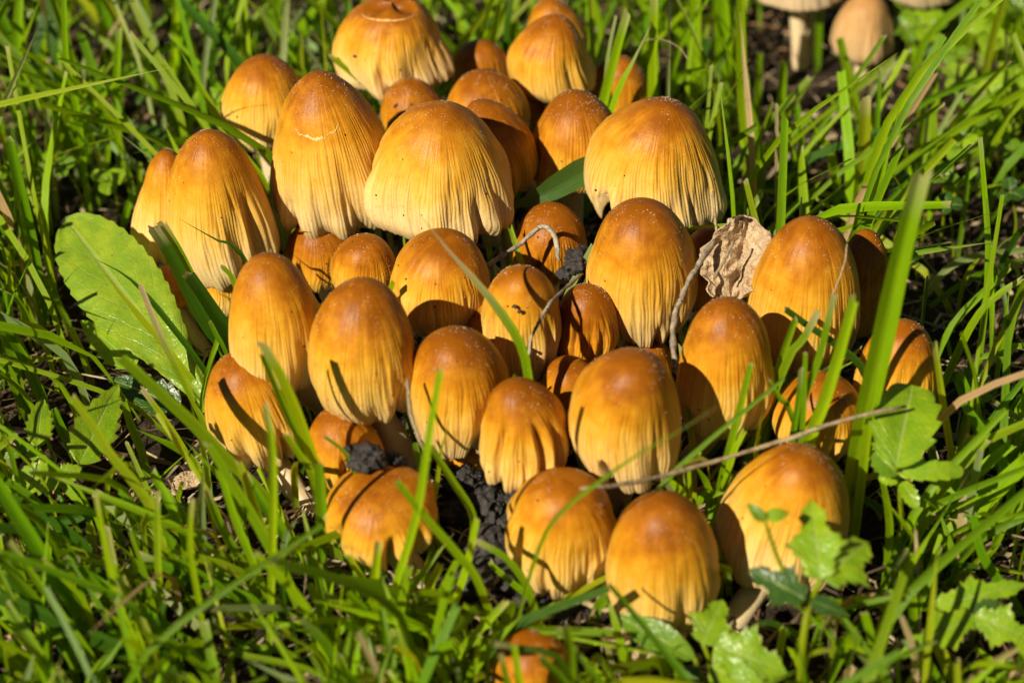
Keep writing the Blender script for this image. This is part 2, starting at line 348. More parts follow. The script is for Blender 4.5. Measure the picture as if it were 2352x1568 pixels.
LABEL={
 1:'broad tan mushroom with a pale torn ring around its flattened crown',
 2:'smooth honey mushroom standing behind the one with the crescent crack',
 3:'large honey bell mushroom with a pale crescent crack under its crown',
 4:'tall wrinkled honey mushroom rising behind the two long grass blades and oval leaf',
 5:'pale slender mushroom half hidden behind the tall wrinkled honey one',
 6:'widest golden bell mushroom with deep folds down one flank',
 7:'small dark brown granular cap peeping out below the torn-ring mushroom',
 8:'small round reddish brown mushroom at the back against the grass',
 9:'brown mushroom with white granules leaning behind another dark brown one',
 10:'long dark brown mushroom shaded behind the widest golden bell',
 11:'brown-topped mushroom with a sunlit central stripe, before a taller orange one',
 12:'orange mushroom crown showing above the stripe-lit brown mushroom behind the cluster',
 13:'brown granular mushroom with its lower half in deep shadow above a strap leaf',
 14:'dark brown mushroom standing behind upright grass blades at the back',
 15:'broad golden bell mushroom with a split flap at one edge',
 16:'tall egg-shaped honey mushroom with a cleft rim before the broad golden bell',
 17:'glossy chestnut mushroom with a torn side under the bent twig',
 18:'tiny shaded dark cap wedged between three brown mushrooms at the back',
 19:'brown mushroom in the shade under the crescent-cracked one',
 20:'small orange-brown mushroom tucked between larger honey caps',
 21:'rounded amber mushroom crossed by a blade with a dry white tip',
 22:'small egg-shaped mushroom with dark crumbs on it beside the dry-tipped blade',
 23:'tall honey mushroom with a short brown groove, overhanging a deeply folded one',
 24:'large honey mushroom with rusty spots and its pale stem showing',
 25:'egg-shaped honey mushroom with a frosted crown before the amber rounded one',
 26:'dark orange mushroom squeezed under the tall cleft-rimmed one',
 27:'small brown mushroom with a shaded crown behind the lobed golden mushroom',
 28:'large golden mushroom with a notched lobe hanging from its rim',
 29:'smooth amber egg-shaped mushroom below the crumpled dry leaf',
 30:'big orange-brown mushroom beside the crumpled dry leaf, behind short grass blades',
 31:'shaded dark brown mushroom behind the big orange-brown one',
 32:'brown mushroom with stripes of grass shadow behind the scalloped leaf',
 33:'short orange-brown mushroom half hidden by grass blades above the long straw',
 34:'small chestnut crown showing under the rim of the tall cleft mushroom',
 35:'dark orange mushroom hidden behind the crumpled dry leaf',
 36:'orange mushroom with strong vertical ridges beside the notched golden one',
 37:'pale deeply folded mushroom leaning out over the grass with its stem showing',
 38:'small orange mushroom with a soil clod on it',
 39:'squat orange mushroom with a deep dark cleft, behind crossing grass blades',
 40:'round orange mushroom dotted with droplets next to black soil',
 41:'smooth golden mushroom standing over straw litter at the front of the cluster',
 42:'broad leaning golden mushroom behind the lobed green vine leaf',
 43:'small granular orange mushroom alone in the front grass',
 44:'small dark orange cap hidden behind the big oval leaf',
 45:'small pale cap under the rim of the tall wrinkled mushroom',
 47:'tiny brown button under the frosted egg-shaped mushroom',
 48:'small shaded cap squeezed behind the crumb-dotted mushroom',
 50:'pale flaring mushroom with a long slanting stem in the background grass',
 51:'tan bell mushroom in the background grass beside the pale flaring ones',
 52:'pale flaring mushroom beside bright weed leaves in the background',
 53:'pale flaring mushroom with a straight stem in the background grass',
}
_th=np.linspace(0,2*math.pi,28,endpoint=False); _s=np.array([0,.02,.06,.12,.2,.32,.45,.6,.75,.88,1.0])
def fit(tx,ty,bx,by,W,kind,dep,tilt):
    """size and place of a cap whose outline spans (tx,ty)-(bx,by) at distance dep"""
    ix,iy=(tx-bx),(by-ty); L=math.hypot(ix,iy); ux=np.array([ix/L,-iy/L]); vx=np.array([iy/L,ix/L])
    al=math.atan(math.tan(math.atan2(ix,iy))*math.cos(PITCH)); tl=math.radians(tilt)
    ax=nrm([math.sin(al),-math.sin(tl),math.cos(al)*math.cos(tl)])
    e1=nrm(np.cross(np.array([0,1.,0]),ax)); e2=np.cross(ax,e1)
    mid=np.array([(tx+bx)/2,(ty+by)/2]); cp=mid.copy(); Wc=W*dep/FPX; H=L*dep/FPX; r0=profile(_s,kind)
    for it in range(12):
        C=PD(cp[0],cp[1],dep)
        P=C+ax*((.5-_s)[:,None,None]*H)+(r0[:,None,None]*Wc/2)*(e1*np.cos(_th)[None,:,None]+e2*np.sin(_th)[None,:,None])
        q=proj(P.reshape(-1,3))[:,:2]-mid; a=q@ux; b=q@vx
        H=max(H*(1+1.2*(L-(a.max()-a.min()))/L),.35*Wc); Wc*=W/(b.max()-b.min())
        cp-=ux*(a.max()+a.min())/2+vx*(b.max()+b.min())/2
    return dict(C=C,ax=ax,e1=e1,e2=e2,W=Wc,H=H,base=C-ax*H/2,D=dep,kind=kind)
FIT={i:fit(*c[:8]) for i,c in CAPS.items()}
OCTV=np.array([[1,0,0],[-1,0,0],[0,1,0],[0,-1,0],[0,0,1],[0,0,-1.]]); OCTF=np.array([[0,2,4],[2,1,4],[1,3,4],[3,0,4],[2,0,5],[1,2,5],[3,1,5],[0,3,5]])
def wrapd(a): return (a+math.pi)%(2*math.pi)-math.pi
def cap_geo(i,f):
    R=np.random.RandomState(100+i); W,H,ax,e1,e2=f['W'],f['H'],f['ax'],f['e1'],f['e2']; rad=W/2; base=f['base']
    big=W>1.3; nth=252 if big else 96; ns=60 if big else 36; ni=9
    ph=np.linspace(-math.pi,math.pi,nth+1); s=np.linspace(0,1,ns)**1.25; s[0]=0
    PH,SS=np.meshgrid(ph,s)                              # ns x nth+1
    r=profile(SS,f['kind'])*rad; h=H*(1-SS)
    d=np.zeros_like(PH)
    for k in range(2,7): d+=rad*R.uniform(.006,.026)*np.cos(k*PH+R.uniform(0,7))*SS**.9
    d+=rad*.04*np.cos(PH-R.uniform(0,7))*SS
    for k in range(12):                                   # dents and swellings
        p0,s0=R.uniform(-math.pi,math.pi),R.uniform(.1,.95); d+=rad*R.uniform(-.055,.035)*np.exp(-(wrapd(PH-p0)/R.uniform(.2,.5))**2-((SS-s0)/R.uniform(.1,.22))**2)
    nr=int(34*rad+16)
    for k in range(nr):                                   # pleats
        p0=R.uniform(-math.pi,math.pi); s0=R.uniform(.12,.6); s1=R.uniform(.8,1.6); wd=R.uniform(.028,.085)
        wob=.05*np.sin(SS*R.uniform(3,8)+R.uniform(0,7))
        d-=rad*R.uniform(.004,.022)*np.exp(-(wrapd(PH-p0-wob)/wd)**2)*sm(s0,s0+.2,SS)*(1-sm(s1-.25,s1,SS))
    nf=int(2*math.pi*rad/.24)                            # fine fluting
    ampf=.5+.5*np.cos(PH*3+R.uniform(0,7))*np.cos(PH*7+R.uniform(0,7))
    d+=.015*np.cos(nf*PH+1.6*np.sin(5*PH+R.uniform(0,7))+1.1*np.sin(9*PH+R.uniform(0,7)))*ampf*sm(.25,.6,SS)
    rim=np.zeros_like(PH)
    for k in range(3): 
        kk=R.randint(3,9); rim+=H*R.uniform(.004,.013)*np.cos(kk*PH+R.uniform(0,7))
    kc=R.randint(9,15); wv=np.cos(kc*PH+R.uniform(0,7)+.9*np.sin(2*PH+R.uniform(0,7))); am=(1.7 if i in (1,3,4,5,6,15,37) else .5)*(.4+.6*np.cos(1.5*PH+R.uniform(0,7))**2)
    d+=rad*.020*wv*am*sm(.4,1,SS); rim-=H*.010*wv*am     # crimped edge
    fr=R.normal(0,.009,nth+1); fr[-1]=fr[0]; rim+=fr[None,:]*sm(.93,1,SS)
    fl=list(FOLDS.get(i,[]))
    for k in range(3): fl.append((R.uniform(90,270),R.uniform(.1,.2),R.uniform(.04,.12),R.uniform(.2,.5),R.uniform(0,.08)))
    for (a,wd,dp,s0,nt_) in fl:
        dp=dp*1.2; wob=.06*np.sin(SS*4+a)
        e=np.exp(-(wrapd(PH-math.radians(a)-wob)/wd)**2)
        d-=rad*dp*e*sm(s0,s0+.35,SS)
        d+=rad*dp*.34*(np.exp(-((wrapd(PH-math.radians(a)-wob)-2.0*wd)/(wd*1.2))**2)+np.exp(-((wrapd(PH-math.radians(a)-wob)+2.0*wd)/(wd*1.2))**2))*sm(s0,s0+.35,SS)
        rim+=H*nt_*(1.1 if nt_>.12 else .6)*np.exp(-(wrapd(PH-math.radians(a))/(wd*1.2))**2)
    h=h+rim*sm(.62,1.0,SS)
    r=r+d*sm(.04,.42,SS); r[0]=0; h[0]=h[0].mean()
    if i==1: h=np.minimum(h,H*.93+.03*np.cos(3*PH)*W)      # flattened crown
    cv=R.normal(0,.05,2)*W                                # the axis is never quite straight
    def pts(rr,hh): 
        q=np.clip(hh/H,0,1)[...,None]; bend=q*(1-q)*4
        return base+ax*hh[...,None]+(e1*np.sin(PH[:rr.shape[0]])[...,None]-e2*np.cos(PH[:rr.shape[0]])[...,None])*rr[...,None]+(e1*cv[0]+e2*cv[1])*bend
    Vo=pts(r,h)
    # rolled edge and underside
    th=min(.07,.06*W); si=np.linspace(1,.3,ni); ri=np.zeros((ni,nth+1)); hi=np.zeros((ni,nth+1))
    for k in range(ni):
        j=int(np.argmin(np.abs(s-si[k]))); ri[k]=np.maximum(r[j]-th*(1 if k else .45),.02); hi[k]=h[j]-th*.35*(1 if k==0 else 0)
    return Vo,pts(ri,hi),s,ph,R
def refit(i):
    """second pass: measure the dented cap's outline and correct place and size"""
    tx,ty,bx,by,Wp,kind,dep,tilt,dark=CAPS[i]
    if i<50: bx+=(bx-tx)*.03; by+=(by-ty)*.03; Wp*=1.05      # caps press against each other
    q=[tx,ty,bx,by,Wp]; f=fit(*q,kind,dep,tilt)
    for it in range(3):
        Vo=cap_geo(i,f)[0]; p=proj(Vo.reshape(-1,3))[:,:2]
        ix,iy=(tx-bx),(by-ty); L=math.hypot(ix,iy); ux=np.array([ix/L,-iy/L]); vx=np.array([iy/L,ix/L]); mid=np.array([(tx+bx)/2,(ty+by)/2])
        a=(p-mid)@ux; b=(p-mid)@vx; et=L/2-a.max(); eb=-L/2-a.min(); lo,hi=b.min(),b.max(); ec=-(lo+hi)/2; ew=Wp-(hi-lo)
        q[0]+=ux[0]*et+vx[0]*ec; q[1]+=ux[1]*et+vx[1]*ec; q[2]+=ux[0]*eb+vx[0]*ec; q[3]+=ux[1]*eb+vx[1]*ec; q[4]+=ew
        f=fit(*q,kind,dep,tilt)
    FIT[i]=f
def build_mushroom(i):
    refit(i); f=FIT[i]; W,H,ax,e1,e2=f['W'],f['H'],f['ax'],f['e1'],f['e2']; rad=W/2
    base=f['base']; dark=CAPS[i][8]
    # where the stem meets the ground: drawn in towards the clump
    pull=np.array([.6,-1.0])-base[:2]; pl=np.linalg.norm(pull)
    g2=base[:2]+(pull/max(pl,1e-6)*min(pl*.22,.8)-ax[:2]/ax[2]*min(base[2],2.5)*.5 if i<50 else 0)
    SB={24:(985,1130),37:(722,1178),25:(1102,1150),39:(980,1335),42:(1655,1440),23:(800,960)}
    if i in SB: g2=PZ(SB[i][0],SB[i][1],.4)[:2]
    elif i==50: g2=PZ(1842,160,0)[:2]
    elif i==53: g2=PZ(1862,150,0)[:2]
    g0=np.array([g2[0],g2[1],gz(*g2)-.25])
    loc=g0+np.array([0,0,.25])
    root=empty('mushroom',loc); tag(root,LABEL[i],'mushroom','ink caps growing in the clump' if i<50 else 'ink caps in the background grass')
    Vo,Vi,s,ph,R=cap_geo(i,f); ns,nth=Vo.shape[0],Vo.shape[1]-1; ni=Vi.shape[0]
    V=np.concatenate([Vo,Vi],0); n=ns+ni
    U=np.broadcast_to(((ph+math.pi)/(2*math.pi))[None,:],(n,nth+1)); vv=np.concatenate([s,1.05+np.linspace(0,.5,ni)])[:,None]+0*U
    cap=mk('cap',V,gridF(n,nth+1),M['cap_pale'] if i in (50,51,52,53) else M['cap'],root,loc,np.stack([U,vv],-1))
    cap.color=(dark,min(1.0,(2*math.pi*rad/.052)/200),1.0 if i==24 else .25 if i in (3,6,29,37,16) else 0.05,1)
    # pale veil granules, thickest on the crown
    ng={7:260,9:200,13:260,10:140,17:200,26:260,22:220,40:170,16:200,11:150}.get(i,int(120*W/2)+40)
    if i>=50: ng=0
    if ng:
        a=R.uniform(-math.pi,math.pi,ng*3); sv=np.where(R.rand(ng*3)<.72,R.beta(1.2,6,ng*3)*.9,R.rand(ng*3))
        # cluster
        keep=[k for k in range(ng*3) if mnoise.noise(Vector((a[k]*1.3+i,sv[k]*6,i*.7)))>.08][:ng]
        a,sv=a[keep],sv[keep]; row=np.clip(np.searchsorted(s,sv),1,ns-2); colm=np.clip(((a+math.pi)/(2*math.pi)*nth).astype(int),0,nth-1)
        fr_=R.rand(len(a))[:,None]; C0=Vo[row,colm]*(1-fr_)+Vo[row,colm+1]*fr_
        rs=R.uniform(.005,.012,len(a)); rs[R.rand(len(a))<.08]*=1.4
        GV=(C0[:,None]+OCTV[None]*rs[:,None,None]*R.uniform(.7,1.2,(len(a),1,3))).reshape(-1,3); GF=(OCTF[None]+np.arange(len(a))[:,None,None]*6).reshape(-1,3)
        gr=mk('veil_granules',GV,GF,M['gran'],cap,loc); gr['kind']='stuff'
    if i in (1,3):                                        # torn skin showing pale flesh
        if i==3: arcs=[(-38,-22,.235,.265,.004),(-24,6,.262,.275,.010),(8,30,.262,.22,.004)]
        else: arcs=[(-70,75,.10,.10,.006)]
        for (a0,a1,s0,s1,wd) in arcs:
            k=26; t=np.linspace(0,1,k); rows=[]
            for q in (-1,0,1):
                aa=np.radians(a0+(a1-a0)*t); sq=s0+(s1-s0)*t+.006*np.sin(t*9+i)+.002*R.normal(size=k)+q*wd*np.sin(math.pi*np.clip(t,.04,.96))**.6*R.uniform(.5,1.2,k)
                jr=np.clip(np.interp(sq,s,np.arange(ns)),0,ns-2); jc=(aa+math.pi)/(2*math.pi)*nth
                j0=jr.astype(int); c0=np.clip(jc.astype(int),0,nth-1); fa=(jr-j0)[:,None]; fb=(jc-c0)[:,None]
                p=(Vo[j0,c0]*(1-fb)+Vo[j0,c0+1]*fb)*(1-fa)+(Vo[j0+1,c0]*(1-fb)+Vo[j0+1,c0+1]*fb)*fa
                out=nrm(np.array([0,-.6,.8])); rows.append(p+out*(.022 if q==0 else .008))
            mk('crack',np.array(rows),gridF(3,k),M['crack'],cap,loc)
    # stem
    top=base+ax*H*.55; P=catmull(np.array([g0,g0+(base-g0)*.45+np.array([0,0,.15])*0,base+ax*.1*H,top]),14)
    sr=np.clip(.085*W+.07,.1,.26) if i<50 else .2
    Rr=sr*(1.12-.25*np.linspace(0,1,14))*(1+.05*R.normal(size=14))
    SV,SF,SU=tubeG(P,Rr,14); mk('stem',SV,SF,M['stem'],root,loc,SU)
for i in CAPS: build_mushroom(i)

# ================================================================ GRASS BLADES ONE CAN PICK OUT
HUE={'b':(.245,.415,.004),'g':(.150,.295,.004),'d':(.050,.125,.006),'y':(.29,.38,.009),'p':(.290,.390,.130),'s':(.47,.35,.17)}
DRY=np.array((.50,.43,.22))
def blade_geo(P,wd,hue,R,n=14,fold=.25,tip='cut',face=None,m=5,drytip=.03,twist=0.0,wprof=None):
    """strip along P (tip first); returns verts, uv, tint (n x m)"""
    C=catmull(P,n)[::-1]                                   # base first
    T=np.gradient(C,axis=0); T/=np.linalg.norm(T,axis=1)[:,None]+1e-9
    fc=nrm(CAM-C.mean(0)) if face is None else face
    A=np.cross(T,fc); A/=np.linalg.norm(A,axis=1)[:,None]+1e-9; Nn=np.cross(A,T)
    t=np.linspace(0,1,n)
    C2=C.copy(); C2[-2]=C[-1]+(C[-2]-C[-1])*.25; t[-2]=1-(1-t[-2])*.25; C=C2
    ang=twist*(t-.4)+R.uniform(-.5,.5); A2=A*np.cos(ang)[:,None]+Nn*np.sin(ang)[:,None]; N2=-A*np.sin(ang)[:,None]+Nn*np.cos(ang)[:,None]
    if wprof is None:
        w_=wd*(.72+.28*np.sin(np.clip(t*1.5,0,1)*math.pi/2))*(1-.22*sm(.55,1,t))
        if tip=='point': w_=w_*(1-sm(.62,1.0,t)*.93)
    else: w_=wd*wprof(t)
    u=np.linspace(-1,1,m); prof=np.abs(u)
    V=C[:,None]+A2[:,None]*(u[None,:,None]*w_[:,None,None]/2)+N2[:,None]*((prof*fold-.5*fold)[None,:,None]*w_[:,None,None])
    if tip=='cut':
        L=np.linalg.norm(C[-1]-C[-3])*.5; V[-1]+=T[-1]*(R.uniform(-.55,.4,(m,1))*min(L,wd*.9))
    h=np.array(hue)*R.uniform(.82,1.2); h[0]*=R.uniform(.85,1.15)
    tt=t[:,None,None]; c=h[None,None]*(1+.0*tt)*np.ones((n,m,1))
    c=c*(1-.25*sm(.35,0,tt))+np.array((.16,.20,.06))*(.25*sm(.35,0,tt))          # paler sheath near the base
    dt=sm(1-drytip*1.6,1-drytip*.4,tt)*(1 if drytip>.1 else .75) if drytip>0 else 0*tt
    c=c*(1-dt)+DRY*dt
    mid=np.abs(u)[None,:,None]<.2; c=np.where(mid,c*.82,c)
    uv=np.stack([np.broadcast_to((u*.5+.5)[None],(n,m)),np.broadcast_to(t[:,None]*4,(n,m))],-1)
    return V.reshape(-1,3),uv.reshape(-1,2),c.reshape(-1,3)
ZONE={'leaf':'beside the big oval leaf','front':'in the front grass before the clump','foot':'rising at the foot of the clump','weed':'among the weeds past the striped mushroom',
      'back':'in the lawn behind the clump','rear':'in the lawn behind the oval leaf','vine':'around the lobed vine leaves','over':'crossing in front of mushroom caps','bg':'in front of the pale background mushrooms'}
BL=[]   # (zone, width px, hue, [(x,y) tip..base], options)
def B(zone,w_,h,*p,**k): BL.append((zone,w_,h,p,k))
# beside and over the oval leaf
B('leaf',30,'d',(347,516),(395,590),(440,680),(484,757),(545,835),y=-.3); B('leaf',24,'g',(372,512),(415,585),(460,680),(500,760),y=-.2)
B('leaf',34,'d',(432,630),(480,700),(538,800),y=-.9); B('over',11,'d',(412,503),(490,548),(565,602),y=.4,drytip=0,tip='point')
B('over',15,'g',(511,610),(527,636),(545,665),y=-.6); B('leaf',12,'g',(482,737),(500,775),(523,815),y=-1.0)
B('leaf',15,'y',(207,585),(291,690),(372,785),(481,923),y=-.7,tip='point'); B('leaf',13,'d',(214,592),(305,646),(406,764),(481,870),y=-.5,tip='point')
B('leaf',15,'y',(322,654),(372,775),(423,876),(488,1012),drytip=.3,y=-1.6); B('front',28,'g',(273,815),(339,876),(440,968),(515,1046),(620,1153),y=-4.9)
B('front',16,'y',(325,890),(372,954),(430,1045),y=-2.6,drytip=.12); B('front',19,'g',(283,920),(303,980),(328,1045),(342,1105))
B('front',22,'y',(166,910),(223,991),(254,1041),(339,1149),(372,1244),(440,1400)); B('front',23,'g',(120,937),(142,990),(169,1045),(185,1090))
B('leaf',14,'y',(162,751),(188,810),(217,883)); B('leaf',25,'g',(-8,712),(45,800),(98,920),(120,985)); B('rear',25,'g',(20,320),(64,520),(88,640),(108,760))
B('rear',13,'g',(50,500),(50,610),(52,725)); B('leaf',26,'g',(0,818),(34,880),(68,960),(86,1010)); B('leaf',11,'y',(108,788),(120,845),(135,903))
# front left
B('front',32,'g',(-30,1075),(68,1231),(142,1352),(190,1430),(225,1500)); B('front',16,'b',(20,1241),(95,1346),(159,1434),(217,1515),(275,1600))
B('front',34,'d',(-12,1368),(112,1417),(237,1474),(372,1532),(500,1590)); B('front',24,'g',(-10,1268),(102,1407),(162,1481),(220,1560))
B('front',36,'y',(-14,1474),(98,1566),(150,1620)); B('front',17,'b',(112,1454),(111,1510),(110,1590)); B('front',15,'b',(220,1129),(244,1261),(271,1380),(315,1478),(362,1575))
B('front',18,'b',(261,1295),(305,1390),(355,1491),(390,1560)); B('front',14,'g',(300,1217),(339,1336),(362,1447),(370,1510)); B('front',15,'y',(361,1129),(364,1312),(379,1464),(382,1520))
B('front',14,'b',(443,1146),(437,1258),(457,1380),(484,1559)); B('front',17,'b',(609,930),(626,1041),(626,1231),(616,1515)); B('foot',25,'g',(733,1062),(738,1180),(738,1261),(736,1330),y=-6.0)
B('front',18,'b',(504,1075),(548,1210),(609,1356),(640,1440)); B('front',25,'g',(478,1018),(592,1203),(670,1352),(697,1424),(720,1480))
B('front',32,'p',(220,1129),(280,1178),(355,1244),(400,1290),drytip=.05); B('front',26,'g',(318,1275),(440,1325),(575,1376),(728,1447),(760,1462)); B('front',24,'y',(501,1373),(560,1408),(640,1438),(728,1447),(775,1450))
B('front',30,'d',(64,1210),(169,1187),(305,1166),(508,1122),z=.55); B('front',18,'g',(152,1281),(271,1363),(339,1407),(440,1474),(520,1530))
B('front',22,'g',(474,1126),(508,1210),(592,1352),(625,1400)); B('front',26,'b',(758,1322),(745,1380),(731,1440)); B('front',14,'p',(470,1044),(476,1085),(480,1125),(486,1180),drytip=.15)
B('foot',26,'b',(602,785),(640,850),(680,940),(716,1047),(740,1120),y=-5.4); B('foot',18,'g',(600,812),(628,880),(662,960),(704,1055),y=-5.3); B('foot',17,'b',(657,998),(690,1047),(722,1100),y=-5.6)
B('over',9,'g',(745,1001),(772,1025),(800,1052),y=-5.5); B('front',22,'g',(560,1085),(600,1150),(660,1240),(700,1310)); B('front',20,'y',(550,1060),(590,1180),(650,1330),(668,1390))
B('front',26,'y',(600,1200),(640,1205),(672,1208),z=.7,drytip=.1); B('front',18,'g',(700,1275),(740,1330),(790,1400)); B('front',14,'d',(636,1280),(650,1380),(655,1450))
# in front of the middle
B('over',17,'b',(1013,845),(992,960),(957,1180),(913,1329),(895,1410),y=-8.0); B('front',20,'b',(869,1241),(856,1380),(839,1549)); B('over',18,'b',(910,1102),(968,1176),(1062,1285),(1100,1340),y=-8.0)
B('front',18,'b',(1096,1190),(1073,1298),(1042,1393),(1030,1440),y=-7.6); B('front',14,'b',(1123,1292),(1170,1332),(1228,1383),(1250,1420)); B('foot',17,'g',(985,1020),(1042,1109),(1083,1176),(1085,1230),y=-5.7)
B('front',16,'g',(1093,1241),(1167,1285),(1218,1366),(1242,1481),(1246,1540)); B('front',17,'b',(1012,1369),(1012,1470),(1012,1590)); B('front',18,'b',(1164,1380),(1059,1495),(1005,1580))
B('front',20,'b',(1012,1295),(981,1356),(944,1447),(930,1500)); B('front',22,'p',(978,1488),(960,1526),(935,1580),drytip=.2); B('front',18,'b',(1279,1447),(1277,1510),(1275,1600)); B('front',16,'g',(1250,1470),(1243,1530),(1240,1600))
B('over',9,'g',(1652,931),(1560,990),(1469,1041),(1354,1122),(1279,1187),(1228,1285),y=-8.2,tip='point',drytip=.04)
B('over',20,'b',(962,490),(1005,545),(1045,592),(1130,690),(1190,780),(1213,862),y=-3.6,drytip=.28,tip='point'); B('over',9,'b',(1034,957),(1024,1000),(1012,1045),y=-5.2,tip='point'); B('over',13,'g',(1255,900),(1280,935),(1313,995),y=-3.7)
B('front',16,'b',(760,1240),(800,1262),(870,1282),z=1.1); B('front',22,'g',(1105,1455),(1060,1500),(1020,1545)); B('front',15,'b',(900,1380),(885,1460),(868,1560)); B('front',17,'g',(805,1325),(830,1420),(842,1480)); B('front',16,'b',(1180,1445),(1120,1490),(1075,1560))
B('front',14,'b',(800,1275),(850,1350),(920,1420),(990,1465)); B('front',15,'b',(640,1440),(720,1420),(800,1380),(900,1352),z=.9); B('front',15,'g',(560,1480),(660,1500),(760,1560)); B('front',20,'g',(940,1300),(920,1400),(905,1500),(900,1580))
B('front',18,'b',(1182,1480),(1190,1540),(1200,1610),y=-10.2); B('front',22,'g',(1300,1440),(1312,1510),(1310,1610),y=-10.4); B('front',16,'g',(1150,1500),(1165,1560),(1180,1620),y=-10.3); B('front',15,'d',(1130,1476),(1190,1486),(1262,1500),(1300,1540),y=-10.1); B('front',26,'g',(1240,1510),(1290,1560),(1330,1640),y=-10.6)
# right side
B('foot',46,'b',(2118,395),(2075,560),(2030,770),(1990,950),(1968,1065),y=-4.7,fold=.5,m=7); B('foot',20,'b',(2020,835),(2007,905),(1993,978),(1985,1050),y=-5.1,tip='point')
B('over',27,'b',(1962,683),(1928,808),(1891,927),(1857,1018),y=-5.0); B('over',18,'g',(1918,673),(1881,825),(1854,893),(1838,950),y=-4.7); B('over',16,'b',(1725,835),(1702,927),(1675,1032),(1655,1110),y=-4.6)
B('over',15,'b',(1712,985),(1700,1010),(1682,1050),y=-4.8); B('over',16,'b',(1766,876),(1790,915),(1822,965),y=-4.7); B('over',18,'g',(1827,730),(1800,808),(1776,886),(1765,930),y=-3.0)
B('over',17,'d',(1800,707),(1850,744),(1928,798),(1993,873),y=-2.7); B('over',12,'g',(1850,808),(1848,880),(1844,974),y=-4.8); B('over',15,'g',(1840,845),(1832,930),(1818,1015),y=-4.8); B('over',20,'g',(1878,717),(1845,780),(1806,835),y=-3.2,drytip=.08)
B('weed',15,'y',(2145,781),(2165,920),(2186,1047),(2194,1090),y=-3.8); B('weed',9,'g',(2165,730),(2178,790),(2192,845),tip='point'); B('weed',12,'b',(2252,315),(2268,521),(2278,690),(2281,840)); B('weed',10,'p',(2294,612),(2308,690),(2322,762))
B('weed',32,'g',(2196,852),(2233,944),(2270,1039),(2285,1085)); B('weed',20,'g',(2223,945),(2212,1000),(2199,1050)); B('weed',17,'p',(2360,572),(2199,602),(2121,646),z=1.1); B('weed',14,'g',(2360,592),(2230,640),(2140,662),z=.8)
B('weed',22,'b',(2012,1003),(1972,1080),(1930,1180)); B('weed',30,'b',(2330,1015),(2200,1120),(2098,1200),(2040,1260)); B('weed',44,'b',(2375,1045),(2233,1176),(2149,1251),(2105,1300)); B('weed',20,'d',(1955,1126),(2030,1172),(2111,1231),(2150,1290))
B('vine',22,'g',(1890,1378),(2000,1385),(2132,1393),(2233,1376),z=.9); B('vine',22,'g',(1928,1410),(1979,1481),(2030,1568),(2050,1610)); B('vine',22,'b',(1986,1407),(2006,1474),(2037,1566),(2050,1620))
B('vine',26,'y',(2138,1447),(2165,1506),(2193,1566),(2205,1610)); B('vine',14,'d',(1718,1437),(1780,1432),(1847,1440),z=.8); B('vine',17,'g',(1959,1508),(1915,1530),(1860,1570)); B('weed',18,'b',(2352,640),(2290,680),(2225,760),y=-.5)
B('weed',26,'g',(2230,1000),(2170,1120),(2110,1230)); B('weed',18,'g',(2330,1150),(2290,1240),(2250,1310)); B('weed',22,'d',(2140,1030),(2160,1120),(2200,1230)); B('vine',16,'g',(2080,1270),(2085,1350),(2095,1430)); B('weed',20,'b',(2345,905),(2330,1000),(2300,1080))
B('vine',20,'g',(2235,1180),(2260,1280),(2330,1380),(2360,1420)); B('weed',15,'g',(2245,820),(2300,812),(2365,806),y=-1.5); B('weed',12,'g',(2352,905),(2290,990),(2250,1100)); B('vine',18,'b',(1800,1440),(1790,1500),(1775,1570)); B('vine',16,'b',(2240,1490),(2300,1535),(2360,1575))
# behind
B('bg',11,'g',(2033,81),(1945,210),(1861,332),(1790,484)); B('bg',28,'y',(1988,226),(1983,339),(1972,450),(1962,530),(1955,600),drytip=.04); B('bg',10,'g',(2022,152),(2013,339),(2011,518)); B('bg',11,'p',(2216,200),(2165,288),(2108,389),(2085,450))
B('bg',20,'g',(1928,85),(1952,186),(1976,288),(1990,340)); B('back',23,'b',(1700,-30),(1704,203),(1714,330),(1722,450)); B('back',33,'b',(1658,-30),(1662,120),(1664,290)); B('back',26,'b',(1598,-30),(1595,120),(1593,275)); B('back',27,'d',(1627,88),(1600,150),(1566,240))
B('bg',18,'b',(2088,366),(2086,410),(2084,460),tip='point'); B('bg',8,'p',(1823,278),(1786,320),(1745,368)); B('bg',14,'b',(1972,-10),(1935,85),(1915,140)); B('bg',16,'g',(1881,-10),(1880,80),(1878,165)); B('bg',12,'g',(2132,190),(2120,270),(2111,366)); B('bg',12,'b',(2159,217),(2145,290),(2126,370))
B('back',21,'b',(1442,27),(1415,120),(1387,230),(1375,290),y=7.2); B('back',9,'p',(1415,37),(1400,110),(1392,180),y=7.4); B('back',15,'b',(1499,51),(1455,140),(1404,254),y=7.0,drytip=.18,tip='point'); B('back',21,'b',(1503,-20),(1500,120),(1498,235),y=7.9)
B('back',22,'b',(1150,-10),(1130,40),(1108,95)); B('back',26,'b',(1164,-10),(1174,50),(1186,110)); B('back',16,'b',(1420,-10),(1392,40),(1362,95)); B('rear',14,'b',(146,-10),(152,135),(179,271),(207,508)); B('rear',17,'b',(274,61),(267,237),(278,423)); B('rear',30,'g',(228,-10),(245,70),(266,160))
B('rear',18,'b',(406,-10),(396,152),(376,288)); B('rear',18,'g',(494,-10),(530,60),(569,140)); B('rear',24,'p',(538,-10),(568,55),(602,130)); B('rear',21,'b',(636,-10),(638,60),(641,130)); B('rear',24,'d',(716,-10),(738,70),(760,155)); B('rear',11,'g',(78,271),(74,340),(68,430))
